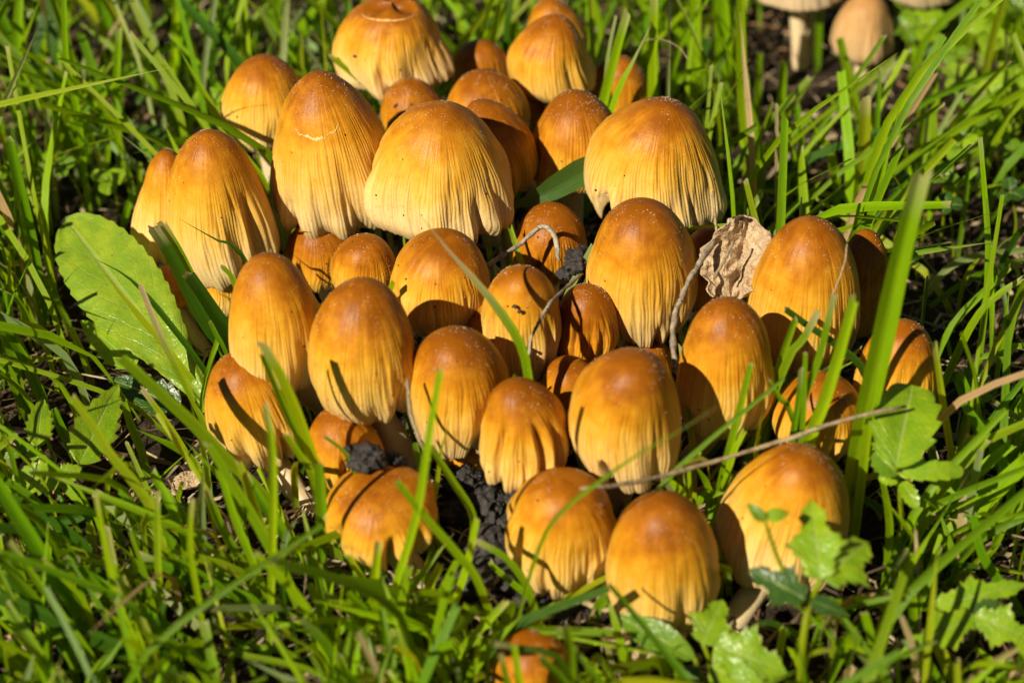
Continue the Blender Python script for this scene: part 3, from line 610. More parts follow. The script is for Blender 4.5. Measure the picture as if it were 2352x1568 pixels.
B('rear',17,'g',(132,146),(159,271),(183,372),(190,430)); B('rear',14,'p',(105,250),(122,406),(132,508)); B('rear',11,'y',(322,372),(320,440),(316,515)); B('rear',15,'b',(308,437),(292,480),(272,535)); B('rear',22,'p',(210,112),(183,190),(149,271),(135,320)); B('rear',17,'b',(98,68),(100,150),(103,245))
B('rear',16,'g',(474,119),(455,170),(438,225)); B('rear',12,'g',(322,-10),(340,70),(361,160)); B('rear',15,'g',(-4,55),(18,110),(36,175)); B('rear',13,'b',(415,240),(408,290),(398,340)); B('rear',18,'g',(560,30),(575,80),(583,140)); B('rear',12,'p',(190,300),(183,360),(170,420))
B('rear',15,'b',(250,330),(240,400),(235,470)); B('rear',13,'y',(20,520),(28,600),(40,700)); B('back',18,'g',(1560,20),(1555,100),(1552,190)); B('back',16,'g',(1745,120),(1740,220),(1735,310)); B('bg',20,'b',(1800,140),(1795,220),(1800,300)); B('bg',16,'g',(1830,230),(1838,320),(1850,400))
HERO=[]
SHORT={1:'torn-ring mushroom',2:'smooth rear mushroom',4:'tall wrinkled mushroom',11:'stripe-lit mushroom',14:'dark rear mushroom',15:'split-flap bell mushroom',21:'amber rounded mushroom',22:'crumb-dotted mushroom',23:'grooved honey mushroom',24:'rusty-spotted mushroom',25:'frosted egg-shaped mushroom',28:'notched golden mushroom',29:'smooth amber mushroom',30:'orange-brown mushroom',32:'stripe-shadowed mushroom',33:'short half-hidden mushroom',37:'deeply folded mushroom',38:'clod-topped mushroom',39:'squat cleft mushroom',40:'droplet-dotted mushroom',41:'smooth golden mushroom',42:'leaning golden mushroom',43:'lone front mushroom',51:'tan background mushroom'}
def build_blades():
    hn={'b':'bright green','g':'green','d':'dark green','y':'yellow-green','p':'pale bleached'}
    for k,(z,wp,h,p,o) in enumerate(BL):
        R=np.random.RandomState(900+k)
        if 'z' in o:
            P=[PZ(x,y,o['z']+gz(*PZ(x,y,o['z'])[:2])) for (x,y) in p]; P[-1][2]-=.5; dist=(np.array(P[0])-CAM)@FW
        else:
            if 'y' in o: yb=o['y']
            else:
                q=PZ(p[-1][0],p[-1][1],0); q=PZ(p[-1][0],p[-1][1],gz(q[0],q[1])); yb=q[1]
            nP=len(p); P=[PY(x,y,yb+(.12*(nP-1-j) if 'y' not in o else 0)) for j,(x,y) in enumerate(p)]
            b=P[-1]; g_=gz(b[0],b[1])
            dn=b-P[-2]; slope=np.clip(dn[0]/max(.2,-dn[2]),-.5,.5)
            drop=b[2]-g_+.3
            if drop>.35: P.append(np.array([b[0]+slope*drop*.5,b[1]+.1,g_-.3]))
            else: P[-1][2]=min(P[-1][2],g_-.2)
            dist=(b-CAM)@FW
        wd=wp*1.12*dist/FPX
        V,uv,c=blade_geo(P,wd,HUE[h],R,n=18,fold=o.get('fold',R.uniform(.12,.32)),tip=o.get('tip','cut'),m=o.get('m',5),drytip=o.get('drytip',R.choice([.006,.01,.018])),twist=R.uniform(-.5,.5))
        m=o.get('m',5); loc=V.reshape(-1,m,3)[0,m//2]
        ob=mk('grass_leaf',V,gridF(18,m),M['blade'],None,loc,uv,c)
        wn='broad' if wp>=24 else 'slender' if wp<14 else 'narrow'
        dx,dy=p[0][0]-p[-1][0],abs(p[-1][1]-p[0][1]); ps='low-lying' if 'z' in o else 'upright' if abs(dx)<.35*dy else 'leaning'
        tp='pointed' if o.get('tip')=='point' else 'dry-tipped' if o.get('drytip',0)>=.15 else 'cut off'
        mx=np.mean([q[0] for q in p]); my=np.mean([q[1] for q in p]); dd=sorted((math.hypot((mx-(CAPS[i][0]+CAPS[i][2])/2),(my-(CAPS[i][1]+CAPS[i][3])/2))-CAPS[i][4]/2,i) for i in SHORT)
        wh=ZONE[z] if dd[0][0]>150 else ('beside the %s' if z!='over' else 'before the %s')%SHORT[dd[0][1]]
        lab='%s %s %s grass blade, %s, %s'%(wn,ps,hn[h],{'cut off':'cut tip','pointed':'pointed tip','dry-tipped':'dry tip'}[tp],wh); tag(ob,lab,'grass blade','grass blades '+wh)
        HERO.append((V[::m*2],))
build_blades()

# ================================================================ LEAVES AND WEEDS
LG={'b':(.26,.42,.010),'g':(.15,.28,.008),'d':(.045,.115,.012),'y':(.29,.43,.025)}
def P_spat(t): return (.10+.90*sm(-.05,.62,t))*np.sqrt(np.clip(1-(np.clip((np.asarray(t)-.60)/.40,0,1))**2.3,0,1))
def P_oval(t): return np.sin(math.pi*np.clip(t,.0,1)**.85)**.8
def P_round(t): return np.sqrt(np.clip(1-(2*np.clip(t,0,1)-1)**2,0,1))**.9
def P_ovate(t): return np.sin(math.pi*np.clip(t,0,1)**.65)**.85*(1-.12*t)
def P_lob(t): return P_ovate(t)*(.80+.20*np.cos(2*math.pi*2.3*np.asarray(t)+.4))
def P_strap(t): return np.sin(math.pi*np.clip(t*.96+.04,0,1))**.8
def leaf_geo(b,tp,Wpx,prof,R,serr=(0,0),hue='b',cup=.15,arch=.12,nup=.22,nl=40,mc=13,bump=.03,roll=0.0,edge=None):
    """b,tp: 3-D base and tip (cm).  Wpx: seen width"""
    b=np.asarray(b,float); tp=np.asarray(tp,float); ax=tp-b; L=np.linalg.norm(ax); T=ax/L
    fc=nrm(CAM-(b+tp)/2); n0=nrm(fc*(1-nup)+np.array([0,0,1.0])*nup); side=nrm(np.cross(T,n0)); n=np.cross(side,T)
    side,n=side*math.cos(roll)+n*math.sin(roll),n*math.cos(roll)-side*math.sin(roll)
    D=((b+tp)/2-CAM)@FW
    sp=np.linalg.norm((proj((b+tp)/2+side*.1)-proj((b+tp)/2))[:2])/.1     # px per cm along side
    W=Wpx/max(sp,FPX/D*.45)
    t=np.linspace(0,1,nl); u=np.linspace(-1,1,mc)
    hw=prof(t)*W/2
    V=np.zeros((nl,mc,3)); s1=R.uniform(0,9)
    for j,uu in enumerate(u):
        h=hw.copy()
        if serr[0]:
            ph=(t*serr[0]+(.25 if uu>0 else 0))%1.0; h=h*(1-serr[1]*(1-ph if serr[1]>0 else ph)*abs(uu)**4)
        tt=t+ (0 if not serr[0] else 0)
        lift=np.array([mnoise.noise(Vector((a*5+s1,uu*2.2,s1))) for a in t])
        V[:,j]=b+T*(t*L)[:,None]+side*(uu*h)[:,None]+n*(arch*L*np.sin(math.pi*t)+cup*np.abs(uu)*h+bump*W*lift*(.3+abs(uu)))[:,None]
    base=np.array(LG[hue])*R.uniform(.88,1.12)
    c=np.ones((nl,mc,1))*base
    if edge is not None:
        e=(np.abs(u)[None,:,None]>.95)*np.ones((nl,1,1)); c=c*(1-e*.6)+np.array(edge)*e*.6
    uv=np.stack(np.meshgrid(t,u*.5+.5,indexing='ij')[::-1],-1)
    return V.reshape(-1,3),gridF(nl,mc),uv.reshape(-1,2),c.reshape(-1,3)
def leafpart(parent,loc,name,b,tp,W,prof=P_ovate,seed=0,**k):
    R=np.random.RandomState(seed); V,F,uv,c=leaf_geo(PZ(*b),PZ(*tp),W,prof,R,**k); return mk(name,V,F,M['leaf'],parent,loc,uv,c)
def stalk(parent,loc,pts,r,hue='y',name='stalk'):
    P=catmull(np.array(pts,float),12); V,F,uv=tubeG(P,np.linspace(r*1.2,r*.8,12),8); return mk(name,V,F,M['blade'],parent,loc,uv,np.ones((len(V),1))*np.array(HUE[hue])*.9)
def plant(name,label,cat,foot,leaves,stalks,group=None,seed=0):
    g=PZ(foot[0],foot[1],0); loc=np.array([g[0],g[1],gz(g[0],g[1])]); e=empty(name,loc); tag(e,label,cat,group)
    for k,(b,tp,W,kw) in enumerate(leaves): leafpart(e,loc,'leaf' if len(leaves)==1 else 'leaflet',b,tp,W,seed=seed*50+k,**kw)
    for pts,r in stalks:
        q=[np.array(PZ(*p)) if len(p)==3 else loc+np.array([0,0,-.15]) for p in pts]; stalk(e,loc,q,r)
    return e
LB=dict(prof=P_lob,serr=(9,.30),cup=.14,arch=.05,edge=(.28,.12,.05)); SE=dict(serr=(7,.26),cup=.12,arch=.05,edge=(.28,.12,.05)); CR=dict(prof=P_round,serr=(5,.22),cup=.18,arch=.08)
plant('broad_leaf_weed','big pale green oval leaf with fine toothed edge leaning against the clump','leaf',(520,1010),
      [((505,965,.9),(152,503,2.6),206,dict(prof=P_spat,serr=(17,.07),hue='y',cup=.05,arch=.07,nup=.12,nl=70,mc=21,bump=.055))],[([(0,),(505,965,.9)],.09)],seed=1)
plant('toothed_weed','three-part toothed weed with green leaflets in the grass by the oval leaf','weed',(190,1140),
      [((86,1026,1.7),(98,911,1.9),76,dict(hue='b',**SE)),((182,1066,1.6),(272,880,1.9),122,dict(hue='b',**SE)),((139,1095,1.5),(15,1102,1.5),92,dict(hue='b',**SE)),
       ((139,1096,1.5),(188,1072,1.6),58,dict(hue='b',**SE)),((88,1028,1.6),(-4,1052,1.5),38,dict(hue='g',**SE))],
      [([(0,),(160,1110,1.0),(139,1096,1.5)],.05),([(139,1096,1.5),(88,1027,1.7)],.035),([(139,1096,1.5),(182,1066,1.6)],.035)],seed=2)
plant('shaded_weed','toothed leaves in the shade beneath the big oval leaf','weed',(400,960),
      [((312,842,.9),(184,735,1.0),96,dict(hue='b',**SE)),((415,935,.7),(245,868,.9),104,dict(hue='d',**SE))],[([(0,),(312,842,.9)],.04)],seed=3)
plant('scalloped_weed','round scalloped bright green leaves standing before the stripe-shadowed mushroom','weed',(2075,1330),
      [((2056,1076,3.3),(2096,884,3.9),172,dict(hue='b',**CR)),((2062,1085,3.1),(2214,1082,3.0),52,dict(hue='b',**CR)),((2062,1090,3.0),(2008,1036,3.3),72,dict(hue='g',**CR)),
       ((2070,1104,2.6),(2106,1166,2.4),42,dict(hue='b',**CR)),((2066,1100,2.7),(2018,1092,2.7),44,dict(hue='b',**CR)),((2060,1082,3.1),(2120,1052,3.1),60,dict(hue='d',**CR))],
      [([(0,),(2066,1110,2.4),(2056,1076,3.3)],.05)],seed=4)
plant('jagged_weed','single jagged green leaf held up in dark grass past the mushrooms','weed',(2262,985),
      [((2258,928,1.6),(2226,824,2.2),84,dict(prof=P_ovate,serr=(5,.35),hue='g',cup=.1,arch=.05))],[([(0,),(2258,928,1.6)],.04)],seed=5)
plant('pale_weed','dull pale green leaf lying in the grass past the mushrooms','weed',(2340,1010),
      [((2365,1000,.9),(2262,962,1.0),56,dict(hue='y',cup=.1,arch=.05))],[],seed=6)
plant('vine_weed','bright lobed vine leaves on a thin stalk before the leaning golden mushroom','weed',(1838,1640),
      [((1884,1330,3.3),(1862,1146,4.0),168,dict(hue='b',**LB)),((1888,1328,3.3),(1994,1244,3.4),200,dict(hue='b',**LB)),((1850,1376,3.0),(1718,1306,3.3),130,dict(hue='d',**LB)),
       ((1862,1378,2.9),(1946,1412,2.6),54,dict(hue='d',**SE)),((1756,1196,4.4),(1714,1154,4.6),32,dict(hue='g',cup=.3)),((1757,1188,4.4),(1814,1178,4.4),36,dict(hue='b',cup=.3))],
      [([(0,),(1842,1500,1.9),(1858,1390,2.7),(1886,1330,3.3)],.075),([(1842,1400,2.7),(1790,1290,3.5),(1756,1194,4.4)],.04)],seed=7)
plant('ground_weed','bright kidney-shaped leaves by the foot of the smooth golden mushroom','weed',(1640,1600),
      [((1612,1478,1.7),(1660,1376,2.0),138,dict(hue='b',**LB)),((1640,1480,1.7),(1808,1545,1.4),184,dict(hue='b',**LB)),((1630,1530,1.4),(1782,1612,1.1),96,dict(hue='b',serr=(5,.1),cup=.1)),
       ((1596,1512,1.4),(1408,1412,1.7),76,dict(prof=P_oval,hue='g',serr=(9,.07),cup=.12,arch=.08)),((1560,1545,1.0),(1610,1560,1.0),50,dict(prof=P_round,hue='d'))],
      [([(0,),(1630,1520,1.3),(1612,1472,1.7)],.05),([(0,),(1596,1512,1.4)],.05)],seed=8)
plant('lobed_weed','spreading lobed bright green leaves low over dark soil beside a straw stem','weed',(2230,1480),
      [((2150,1392,1.6),(2360,1340,1.8),112,dict(hue='b',**LB)),((2236,1412,1.6),(2062,1508,1.3),126,dict(hue='b',**LB)),((2238,1414,1.6),(2380,1474,1.3),130,dict(hue='b',**LB)),((2236,1408,1.6),(2330,1400,1.6),70,dict(hue='d',**SE)),((2330,1560,.9),(2290,1520,1.1),60,dict(hue='b',**CR))],
      [([(0,),(2236,1412,1.6)],.05)],seed=9)
plant('nettle_weed','tiny deeply toothed rosette leaf among front grass blades','weed',(500,1370),
      [((502,1342,.9),(478,1276,1.4),66,dict(hue='b',serr=(6,.3),cup=.3)),((500,1340,.9),(530,1320,1.1),44,dict(hue='b',serr=(5,.3),cup=.3)),((498,1342,.9),(450,1325,1.0),46,dict(hue='g',serr=(5,.3),cup=.3))],[([(0,),(500,1342,.9)],.03)],seed=10)
# long dark strap leaf between the caps
def strap():
    R=np.random.RandomState(5); P=[PD(1368,376,54.7),PD(1300,415,54.65),PD(1235,452,54.7),PD(1180,474,54.9),PD(1150,500,55.3)]
    V,uv,c=blade_geo(P,.62,(.060,.125,.02),R,n=20,fold=.16,tip='soft',m=7,drytip=0,wprof=lambda t:np.interp(t,[0,.25,.6,.85,1],[.10,.22,.85,1.0,.8]))
    o=mk('grass_leaf',V,gridF(20,7),M['blade'],None,V[3],uv,c); tag(o,'dark green strap leaf bent between the widest bell and the split-flap mushroom','grass leaf')
strap()
# clover
CLV=[(2128,61,78,'b'),(2077,64,66,'g'),(2084,20,72,'b'),(2294,91,92,'b'),(2315,138,40,'b'),(2200,176,70,'y'),(2267,213,90,'y'),(2318,237,60,'b'),(2291,301,82,'b'),(2206,339,72,'b'),(2165,406,62,'g'),(2193,125,52,'g'),(2257,37,80,'b'),(2057,420,60,'d'),(2330,350,60,'g'),(2335,180,60,'b'),(2140,130,50,'d'),(2230,280,60,'g'),(2110,200,44,'g'),(2340,20,70,'g'),
     (481,237,64,'b'),(230,315,58,'g'),(250,416,70,'b'),(352,318,74,'d'),(484,44,58,'b'),(146,383,50,'g'),(100,14,70,'b'),(278,15,62,'b'),(416,118,34,'b'),(60,190,46,'g'),(330,220,44,'d'),(30,400,46,'g'),(860,10,40,'b'),(1150,30,44,'g'),(1240,70,40,'g'),(2180,470,50,'d'),(2320,440,56,'d'),(2080,500,44,'d')]
def clover():
    nm={'b':'bright','g':'mid-green','d':'dark','y':'yellowish'}
    for k,(x,y,sz,h) in enumerate(CLV):
        R=np.random.RandomState(700+k); hz=R.uniform(1.2,2.4); c=PZ(x,y,hz); loc=np.array([c[0]+R.uniform(-.4,.4),c[1]+R.uniform(0,.5),0]); loc[2]=gz(loc[0],loc[1])
        e=empty('clover_plant',loc); where='behind the oval leaf' if x<800 else 'near the pale background mushrooms' if x>1800 else 'behind the clump'
        tag(e,'%s three-leaved clover in the lawn %s'%(nm[h],where),'clover','clover '+where)
        D=(c-CAM)@FW; r=sz*D/FPX*.62; a0=R.uniform(0,6.3); nv=nrm(np.array([R.uniform(-.4,.4),-R.uniform(.2,.8),1]))
        A=nrm(np.cross(nv,[0,1.0,.2])); Bv=np.cross(nv,A)
        for q in range(3):
            a=a0+q*2.094+R.uniform(-.2,.2); d=A*math.cos(a)+Bv*math.sin(a); tp=c+d*r+nv*R.uniform(-.1,.25)*r
            RR=np.random.RandomState(k*7+q); V,F,uv,cc=leaf_geo(c+d*.04,tp,sz*.62,lambda t:P_round(t)**.8,RR,hue=h,cup=.15,arch=.08,nup=.75,nl=16,mc=9); mk('leaflet',V,F,M['leaf'],e,loc,uv,cc)
        stalk(e,loc,[loc-[0,0,.2],(loc+c)/2+np.array([R.uniform(-.2,.2),0,0]),c],.03)
clover()

# ================================================================ TWIGS, STRAW, SOIL, DRY LEAF
def stick(name,label,cat,pts,r,mat,R=None,group=None,flat=1.0,m=8):
    P=catmull(np.array(pts,float),22); R=R or np.random.RandomState(len(label)); rr=r*(1+.12*R.normal(size=22)); rr[0]*=.7; rr[-1]*=.6
    P=P+R.normal(0,r*.15,P.shape); V,F,uv=tubeG(P,rr,m); o=mk(name,V,F,M[mat],None,V[0],uv); return tag(o,label,cat,group)
stick('twig','bent grey twig with black specks poking out over the chestnut mushroom','twig',[PD(1110,615,52.6),PD(1150,590,52.9),PD(1195,560,53.1),PD(1243,520,53.3),PD(1272,540,53.2),PD(1285,600,53.2)],.055,'twig')
stick('twig','thin dark twig crossing the crumb-dotted mushroom','twig',[PD(1213,850,49.2),PD(1222,775,49.4),PD(1258,705,49.7),PD(1300,660,50.8),PD(1338,628,51.6)],.035,'twig')
stick('twig','pale stick with black specks between the cleft mushroom and the dry leaf','twig',[PD(1550,840,48.9),PD(1546,750,49.8),PD(1575,660,50.4),PD(1610,600,51.0),PD(1645,550,51.6)],.058,'twig')
stick('twig','fine withered shoot standing up behind the dry leaf','twig',[PD(1637,440,51.9),PD(1642,490,51.9),PD(1648,560,51.9)],.03,'straw')
stick('twig','short straw lying across the crumpled dry leaf','twig',[PD(1686,552,51.0),PD(1665,595,51.0),PD(1640,640,51.0)],.035,'straw')
stick('twig','hairlike dry blade tip arching above the orange-brown mushroom','twig',[PD(1946,558,49.6),PD(1940,605,49.5),PD(1920,660,49.4),PD(1912,680,49.3)],.02,'straw')
stick('twig','fine pale hair arching over background grass by the broad golden bell','twig',[PD(1480,92,57.3),PD(1520,91,57.3),PD(1560,110,57.3),PD(1582,140,57.3)],.014,'straw')
stick('twig','brown withered strand beside the pale stem under the spotted mushroom','twig',[PD(936,868,48.2),PD(944,950,48.1),PD(968,1020,48.1),PD(990,1060,48.4)],.04,'straw')
stick('straw','long flat grey-brown straw lying across mushrooms from scalloped weed to droplet-dotted cap','straw',[PY(1330,1122,-7.3),PY(1430,1112,-6.9),PY(1560,1082,-6.2),PY(1740,1030,-5.6),PY(1900,975,-5.4),PY(1985,952,-5.4),PY(2080,932,-5.1)],.042,'straw')
stick('straw','upright beige straw stem among the lobed weed leaves','straw',[PZ(2103,1215,2.6),PZ(2110,1380,1.2),PZ(2119,1590,-.2)],.04,'straw')
stick('straw','dry straw lying at the foot of the smooth golden mushroom','straw',[PZ(1470,1482,.8),PZ(1560,1500,.75),PZ(1610,1512,.6)],.07,'straw')
stick('straw','slanting straw running over black soil to the smooth golden mushroom','straw',[PZ(1240,1290,1.5),PZ(1330,1375,1.0),PZ(1420,1410,.9),PZ(1520,1455,.7)],.06,'straw')
def rand_straw():
    R=np.random.RandomState(77)
    for k in range(70):
        if k<50: x,y=R.uniform(1050,1420),R.uniform(1060,1470); z0=.45
        else: x,y=R.uniform(1640,2300),R.uniform(1270,1560); z0=.15
        g=PZ(x,y,.6); c=np.array([g[0],g[1],gz(g[0],g[1])+z0*R.rand()+.08]); a=R.uniform(0,math.pi); L=R.uniform(.35,1.1)
        d=np.array([math.cos(a),math.sin(a),R.uniform(-.25,.35)])*L
        P=[c-d/2,c+np.array([R.uniform(-.1,.1),R.uniform(-.1,.1),R.uniform(0,.1)]),c+d/2]
        stick('straw','dry straw scrap on the black soil between the orange mushrooms' if k<50 else 'dry straw scrap on the soil under the lobed weed leaves','straw',P,R.uniform(.018,.045),'straw' if R.rand()<.65 else 'twig',R,'straw scraps by the mushrooms' if k<50 else 'straw scraps under weeds',m=6)
rand_straw()
def clod(name,label,c,r,seed,sub=4,sq=(1,1,.7),group=None):
    bm=bmesh.new(); bmesh.ops.create_icosphere(bm,subdivisions=sub,radius=1.0)
    V=[]
    for v in bm.verts:
        p=v.co; f=1+.45*mnoise.noise(p*1.6+Vector((seed,0,0)))+.30*mnoise.noise(p*4+Vector((0,seed,0)))+.30*mnoise.noise(p*9+Vector((0,0,seed)))
        V.append((c[0]+p.x*f*r*sq[0],c[1]+p.y*f*r*sq[1],c[2]+p.z*f*r*sq[2]))
    F=[[q.index for q in fc.verts] for fc in bm.faces]; bm.free()
    o=mk(name,V,F,M['soil'],None,c,smooth=True); return tag(o,label,'soil',group)
clod('soil_clod','black crumbly soil clod beside the chestnut mushroom under the twig',PD(1330,598,52.7),.30,1)
clod('soil_clod','small soil crumb hanging where the bent twig ends',PD(1300,628,52.9),.17,2)
clod('soil_clod','grey soil clod resting on the small orange mushroom',PD(838,1050,48.2),.34,3,sq=(1.15,.8,.6))
clod('soil_clod','soil crumbs at the foot of the spotted mushroom stem',PD(905,1062,48.6),.22,4)
for k,(x,y,z,r) in enumerate([(1062,1098,1.5,.42),(1112,1150,1.3,.5),(1150,1205,1.2,.42),(1128,1262,1.0,.6),(1092,1340,.75,.55),(1180,1330,.8,.5),(1060,1180,1.0,.45),(1230,1400,.6,.5),(1120,1400,.5,.45),(1310,1420,.5,.4),(1180,1140,1.6,.3),(1040,1290,.6,.4)]):
    clod('soil_clod','black soil clod in the heap between the cleft and droplet-dotted mushrooms',PZ(x,y,z),r*.78,10+k,4,(1,.9,.8),'soil heap')
def crumbs():
    R=np.random.RandomState(8)
    for (i,s0,a0,n) in [(22,.18,-12,4),(22,.55,8,4),(7,.25,10,4),(7,.25,-25,3),(13,.38,5,5),(1,.5,-52,2),(24,.3,20,2)]:
        f=FIT[i]; 
        for k in range(n):
            s=s0+R.uniform(-.03,.05); a=math.radians(a0+R.uniform(-9,9)); rr=profile(s,f['kind'])*f['W']/2*1.0
            c=f['base']+f['ax']*f['H']*(1-s)+(f['e1']*math.sin(a)-f['e2']*math.cos(a))*rr
            clod('soil_crumb','tiny black crumb stuck on the %s mushroom'%{22:'crumb-dotted',7:'small dark granular',13:'lower-shaded granular',1:'torn-ring',24:'rusty-spotted'}[i],c,R.uniform(.02,.045),50+i+k,2,(1,1,1),'crumbs stuck on caps')
crumbs()
def dryleaf():
    n,m=46,34; c=PD(1692,592,51.75); R=np.random.RandomState(4); fc=nrm(CAM-c); right=RT; up=nrm(np.cross(right,-fc)*-1) if False else np.cross(fc,right)*-1
    up=nrm(UPV)
    T=np.linspace(-1,1,n); Uu=np.linspace(-1,1,m); V=np.zeros((n,m,3))
    for a,t in enumerate(T):
        hw=.62*(1-abs(t)**2.6)**.5*(1+.16*math.sin(5*t+1)+.10*math.sin(13*t))+.03; off=.10*t+.07*math.sin(3*t)
        for b,u in enumerate(Uu):
            q=Vector((u*1.6,t*2.1,2.2)); d=.34*mnoise.noise(q*.8)+.16*(1-2*abs(mnoise.noise(q*1.3)))+.035*mnoise.noise(q*5)+.26*abs(u-.1)
            V[a,b]=c+right*(u*hw+off+.04*mnoise.noise(q*4))+up*(t*.84+.05*mnoise.noise(q*3.3))+fc*(d-.1)
    o=mk('dry_leaf',V.reshape(-1,3),gridF(n,m),M['dryleaf'],None,V[0,m//2]); tag(o,'crumpled tan dry leaf wedged between the cleft and orange-brown mushrooms','dry leaf')
    md=o.modifiers.new('thick','SOLIDIFY'); md.thickness=.00025
    for k,(x,y,z,sz) in enumerate([(1540,1460,.9,.42),(1490,1495,.8,.40),(1420,1470,.9,.35),(430,1105,.5,.5),(1560,1500,.7,.3)]):
        c2=PZ(x,y,z); n2=18; V=[]
        for t in np.linspace(-1,1,n2):
            for u in np.linspace(-1,1,n2):
                q=Vector((u*1.3+k*9,t*1.3,k)); hw=math.sqrt(max(0,1-abs(t)**2.4))+.03
                V.append(c2+np.array([u*hw*sz*.7+t*.2*sz,t*sz*.8,.25*sz*(mnoise.noise(q)+.7*abs(mnoise.noise(q*2.3)))+.1*u*sz]))
        o=mk('dry_leaf',V,gridF(n2,n2),M['dryleaf'],None,c2); tag(o,'small curled dry leaf scrap on the ground by the smooth golden mushroom' if k!=3 else 'brown leaf scrap on the soil below the oval leaf','dry leaf','dry leaf scraps' if k!=3 else None)
dryleaf()
def cloverhead():
    c=PD(315,88,66.5); g=np.array([c[0]+.25,c[1]+.1,gz(c[0],c[1])-.1]); e=empty('clover_flower',g); tag(e,'withered reddish brown clover flower head in the lawn behind the clump','flower')
    R=np.random.RandomState(3); Vs=[];Fs=[];k=0
    for j in range(90):
        d=nrm(R.normal(size=3)); d[2]=d[2]*.8; p=c+d*.14; tpp=c+d*R.uniform(.27,.36)+np.array([0,0,-.04]); s=nrm(np.cross(d,[.3,.2,1.0]))*.055; u=np.cross(nrm(d),s)
        Vs+= [p+s,p+u,p-s,p-u,tpp+s*.5,tpp+u*.5,tpp-s*.5,tpp-u*.5]; Fs+=[[k,k+1,k+5,k+4],[k+1,k+2,k+6,k+5],[k+2,k+3,k+7,k+6],[k+3,k,k+4,k+7],[k+4,k+5,k+6,k+7]]; k+=8
    mk('flower_head',Vs,Fs,M['flower'],e,g); stalk(e,g,[g,(g+c)/2+[.1,0,0],c],.045,'g')
cloverhead()

# ================================================================ LAWN FILL: grass and dead thatch nobody could count
_cap=[]
for i,cp_ in CAPS.items():
    tx,ty,bx,by,W_=cp_[:5]; L=math.hypot(tx-bx,ty-by); _cap.append(((tx+bx)/2,(ty+by)/2,W_/2*.93,L/2*.95,math.atan2(tx-bx,by-ty),FIT[i]['D'],FIT[i]['C'],FIT[i]['W']))
_keep=[(1825,90,75,75,0,80.0),(1990,70,70,80,0,80.0),(300,690,150,215,-.65,60.0),(1125,1230,75,170,0,70.0),(2085,975,80,95,0,52.0),(1900,1260,110,120,0,50),(1690,1500,120,80,0,50.0),(2240,1410,130,80,0,49),(170,1000,110,100,0,52.0)]
_cA=np.array([c[:6] for c in _cap]+[k for k in _keep],float)
def hides(P):
    q=proj(P); dx=q[:,0:1]-_cA[None,:,0]; dy=_cA[None,:,1]-q[:,1:2]; c,s=np.cos(_cA[:,4]),np.sin(_cA[:,4])
    a=dx*c-dy*s; b=dx*s+dy*c
    return bool((((a/_cA[:,2])**2+(b/_cA[:,3])**2<1)&(q[:,2:3]<_cA[None,:,5]+.3)).any())
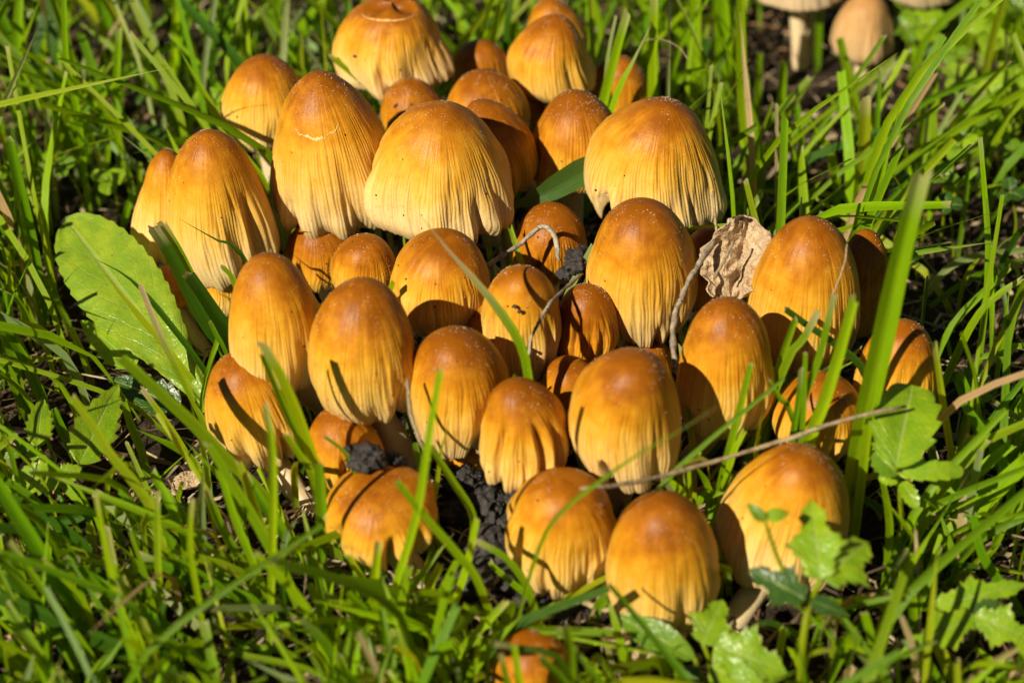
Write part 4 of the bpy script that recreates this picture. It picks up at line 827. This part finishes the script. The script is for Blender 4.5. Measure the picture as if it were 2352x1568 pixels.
def lawn():
    R=np.random.RandomState(21); Vs=[];Us=[];Cs=[];n=8;m=3
    cx=np.array([c[6][:2] for c in _cap]); cw=np.array([c[7] for c in _cap])
    tries=0; cnt=0
    while cnt<3300 and tries<30000:
        tries+=1
        if R.rand()<.80: x,y=(R.uniform(-17,17),R.uniform(-11,21)) if R.rand()<.8 else (R.uniform(-12,12),R.uniform(-12,-4))
        else: x,y=R.uniform(-42,42),R.uniform(-34,62)
        if y<-34: continue
        if mnoise.noise(Vector((x*.22,y*.22,1.3)))<-.30 and R.rand()<.75: continue           # bare patches
        if (np.hypot(cx[:,0]-x,cx[:,1]-y)<cw*.42).any(): continue
        near=math.hypot((x-.3)/8.5,(y+.5)/9.5)
        if y>5 and R.rand()<.55: continue
        if x>6 and y<8 and R.rand()<.45: continue
        b=np.array([x,y,gz(x,y)-.15]); h=R.gamma(6,.58)+.5
        if y<-5: h*=.72
        if y>3 : h*=1.0
        out=np.array([x-.3,y+.5]); out/=np.linalg.norm(out)+1e-6
        lean=R.normal(0,.34,2)+out*(.26 if near<1.6 else .08)*np.array([1.0,.6])+np.array([0,.06])
        if R.rand()<.12: lean*=2.6; h*=.55
        if y<-1 and x<-4.5 and R.rand()<.35: continue
        if y<-4: h*=.85
        k=R.normal(0,.12,2); d1=np.array([lean[0]*.5,lean[1]*.5,1.0]); d2=np.array([lean[0]*1.6+k[0],lean[1]*1.6+k[1],.75])
        P=[b+d1*h*.5+d2*h*.5,b+d1*h*.5+np.array([0,0,.0]),b]
        P=np.array([P[0],P[1],P[2]])
        if hides(np.vstack([P,(P[0]+P[1])/2,(P[1]+P[2])/2])): continue
        r=R.rand(); hue='b' if r<.48 else 'g' if r<.74 else 'd' if r<.80 else 'y' if r<.92 else 'p' if r<.975 else 's'
        wd=R.uniform(.09,.22) if y<5 else R.uniform(.10,.27)
        fa=R.uniform(0,2*math.pi); face=nrm([math.cos(fa)*.8,-1.0+math.sin(fa)*.8,.35])
        V,uv,c=blade_geo(P,wd,HUE[hue],R,n=n,m=m,fold=R.uniform(.1,.35),tip='cut' if R.rand()<.6 else 'point',face=face,drytip=R.choice([0,0,.01,.03]),twist=R.uniform(-1,1))
        Vs.append(V);Us.append(uv);Cs.append(c);cnt+=1
    F=(gridF(n,m)[None]+np.arange(cnt)[:,None,None]*n*m).reshape(-1,4)
    o=mk('lawn_grass',np.concatenate(Vs),F,M['blade'],None,None,np.concatenate(Us),np.concatenate(Cs)); tag(o,'short mown green grass filling the lawn around the mushrooms','grass'); o['kind']='stuff'
lawn()
def thatch():
    R=np.random.RandomState(5); Vs=[];Cs=[];N=9000
    P0=np.stack([R.uniform(-20,20,N),R.uniform(-13,24,N)],-1)
    far=R.rand(N)<.15; P0[far]=np.stack([R.uniform(-45,45,far.sum()),R.uniform(-35,60,far.sum())],-1)
    pal=np.array([(.30,.21,.11),(.42,.32,.18),(.16,.10,.055),(.50,.41,.27),(.10,.065,.04),(.24,.13,.07)])
    for k in range(N):
        x,y=P0[k]; a=R.uniform(0,math.pi); L=R.gamma(2.2,.42)+.15; wd=R.uniform(.02,.075)*(1.6 if R.rand()<.1 else 1); d=np.array([math.cos(a),math.sin(a),R.normal(0,.22)]); s=np.array([-math.sin(a),math.cos(a),R.normal(0,.5)])*wd
        c=np.array([x,y,gz(x,y)+.04+abs(R.normal(0,.16))]); bend=np.array([R.normal(0,.12),R.normal(0,.12),R.uniform(-.02,.14)])*L
        for t,o_ in ((-.5,0),(0,1),(.5,0)):
            p=c+d*L*t+bend*o_; Vs+=[p-s*.5,p+s*.5]
        Cs+=[pal[R.randint(6)]*R.uniform(.45,1.0)]*6
    F=(np.array([[0,1,3,2],[2,3,5,4]])[None]+np.arange(N)[:,None,None]*6).reshape(-1,4)
    o=mk('thatch',np.array(Vs),F,M['litter'],None,None,None,np.array(Cs)); tag(o,'brown dead grass thatch littering the soil','thatch'); o['kind']='stuff'
thatch()
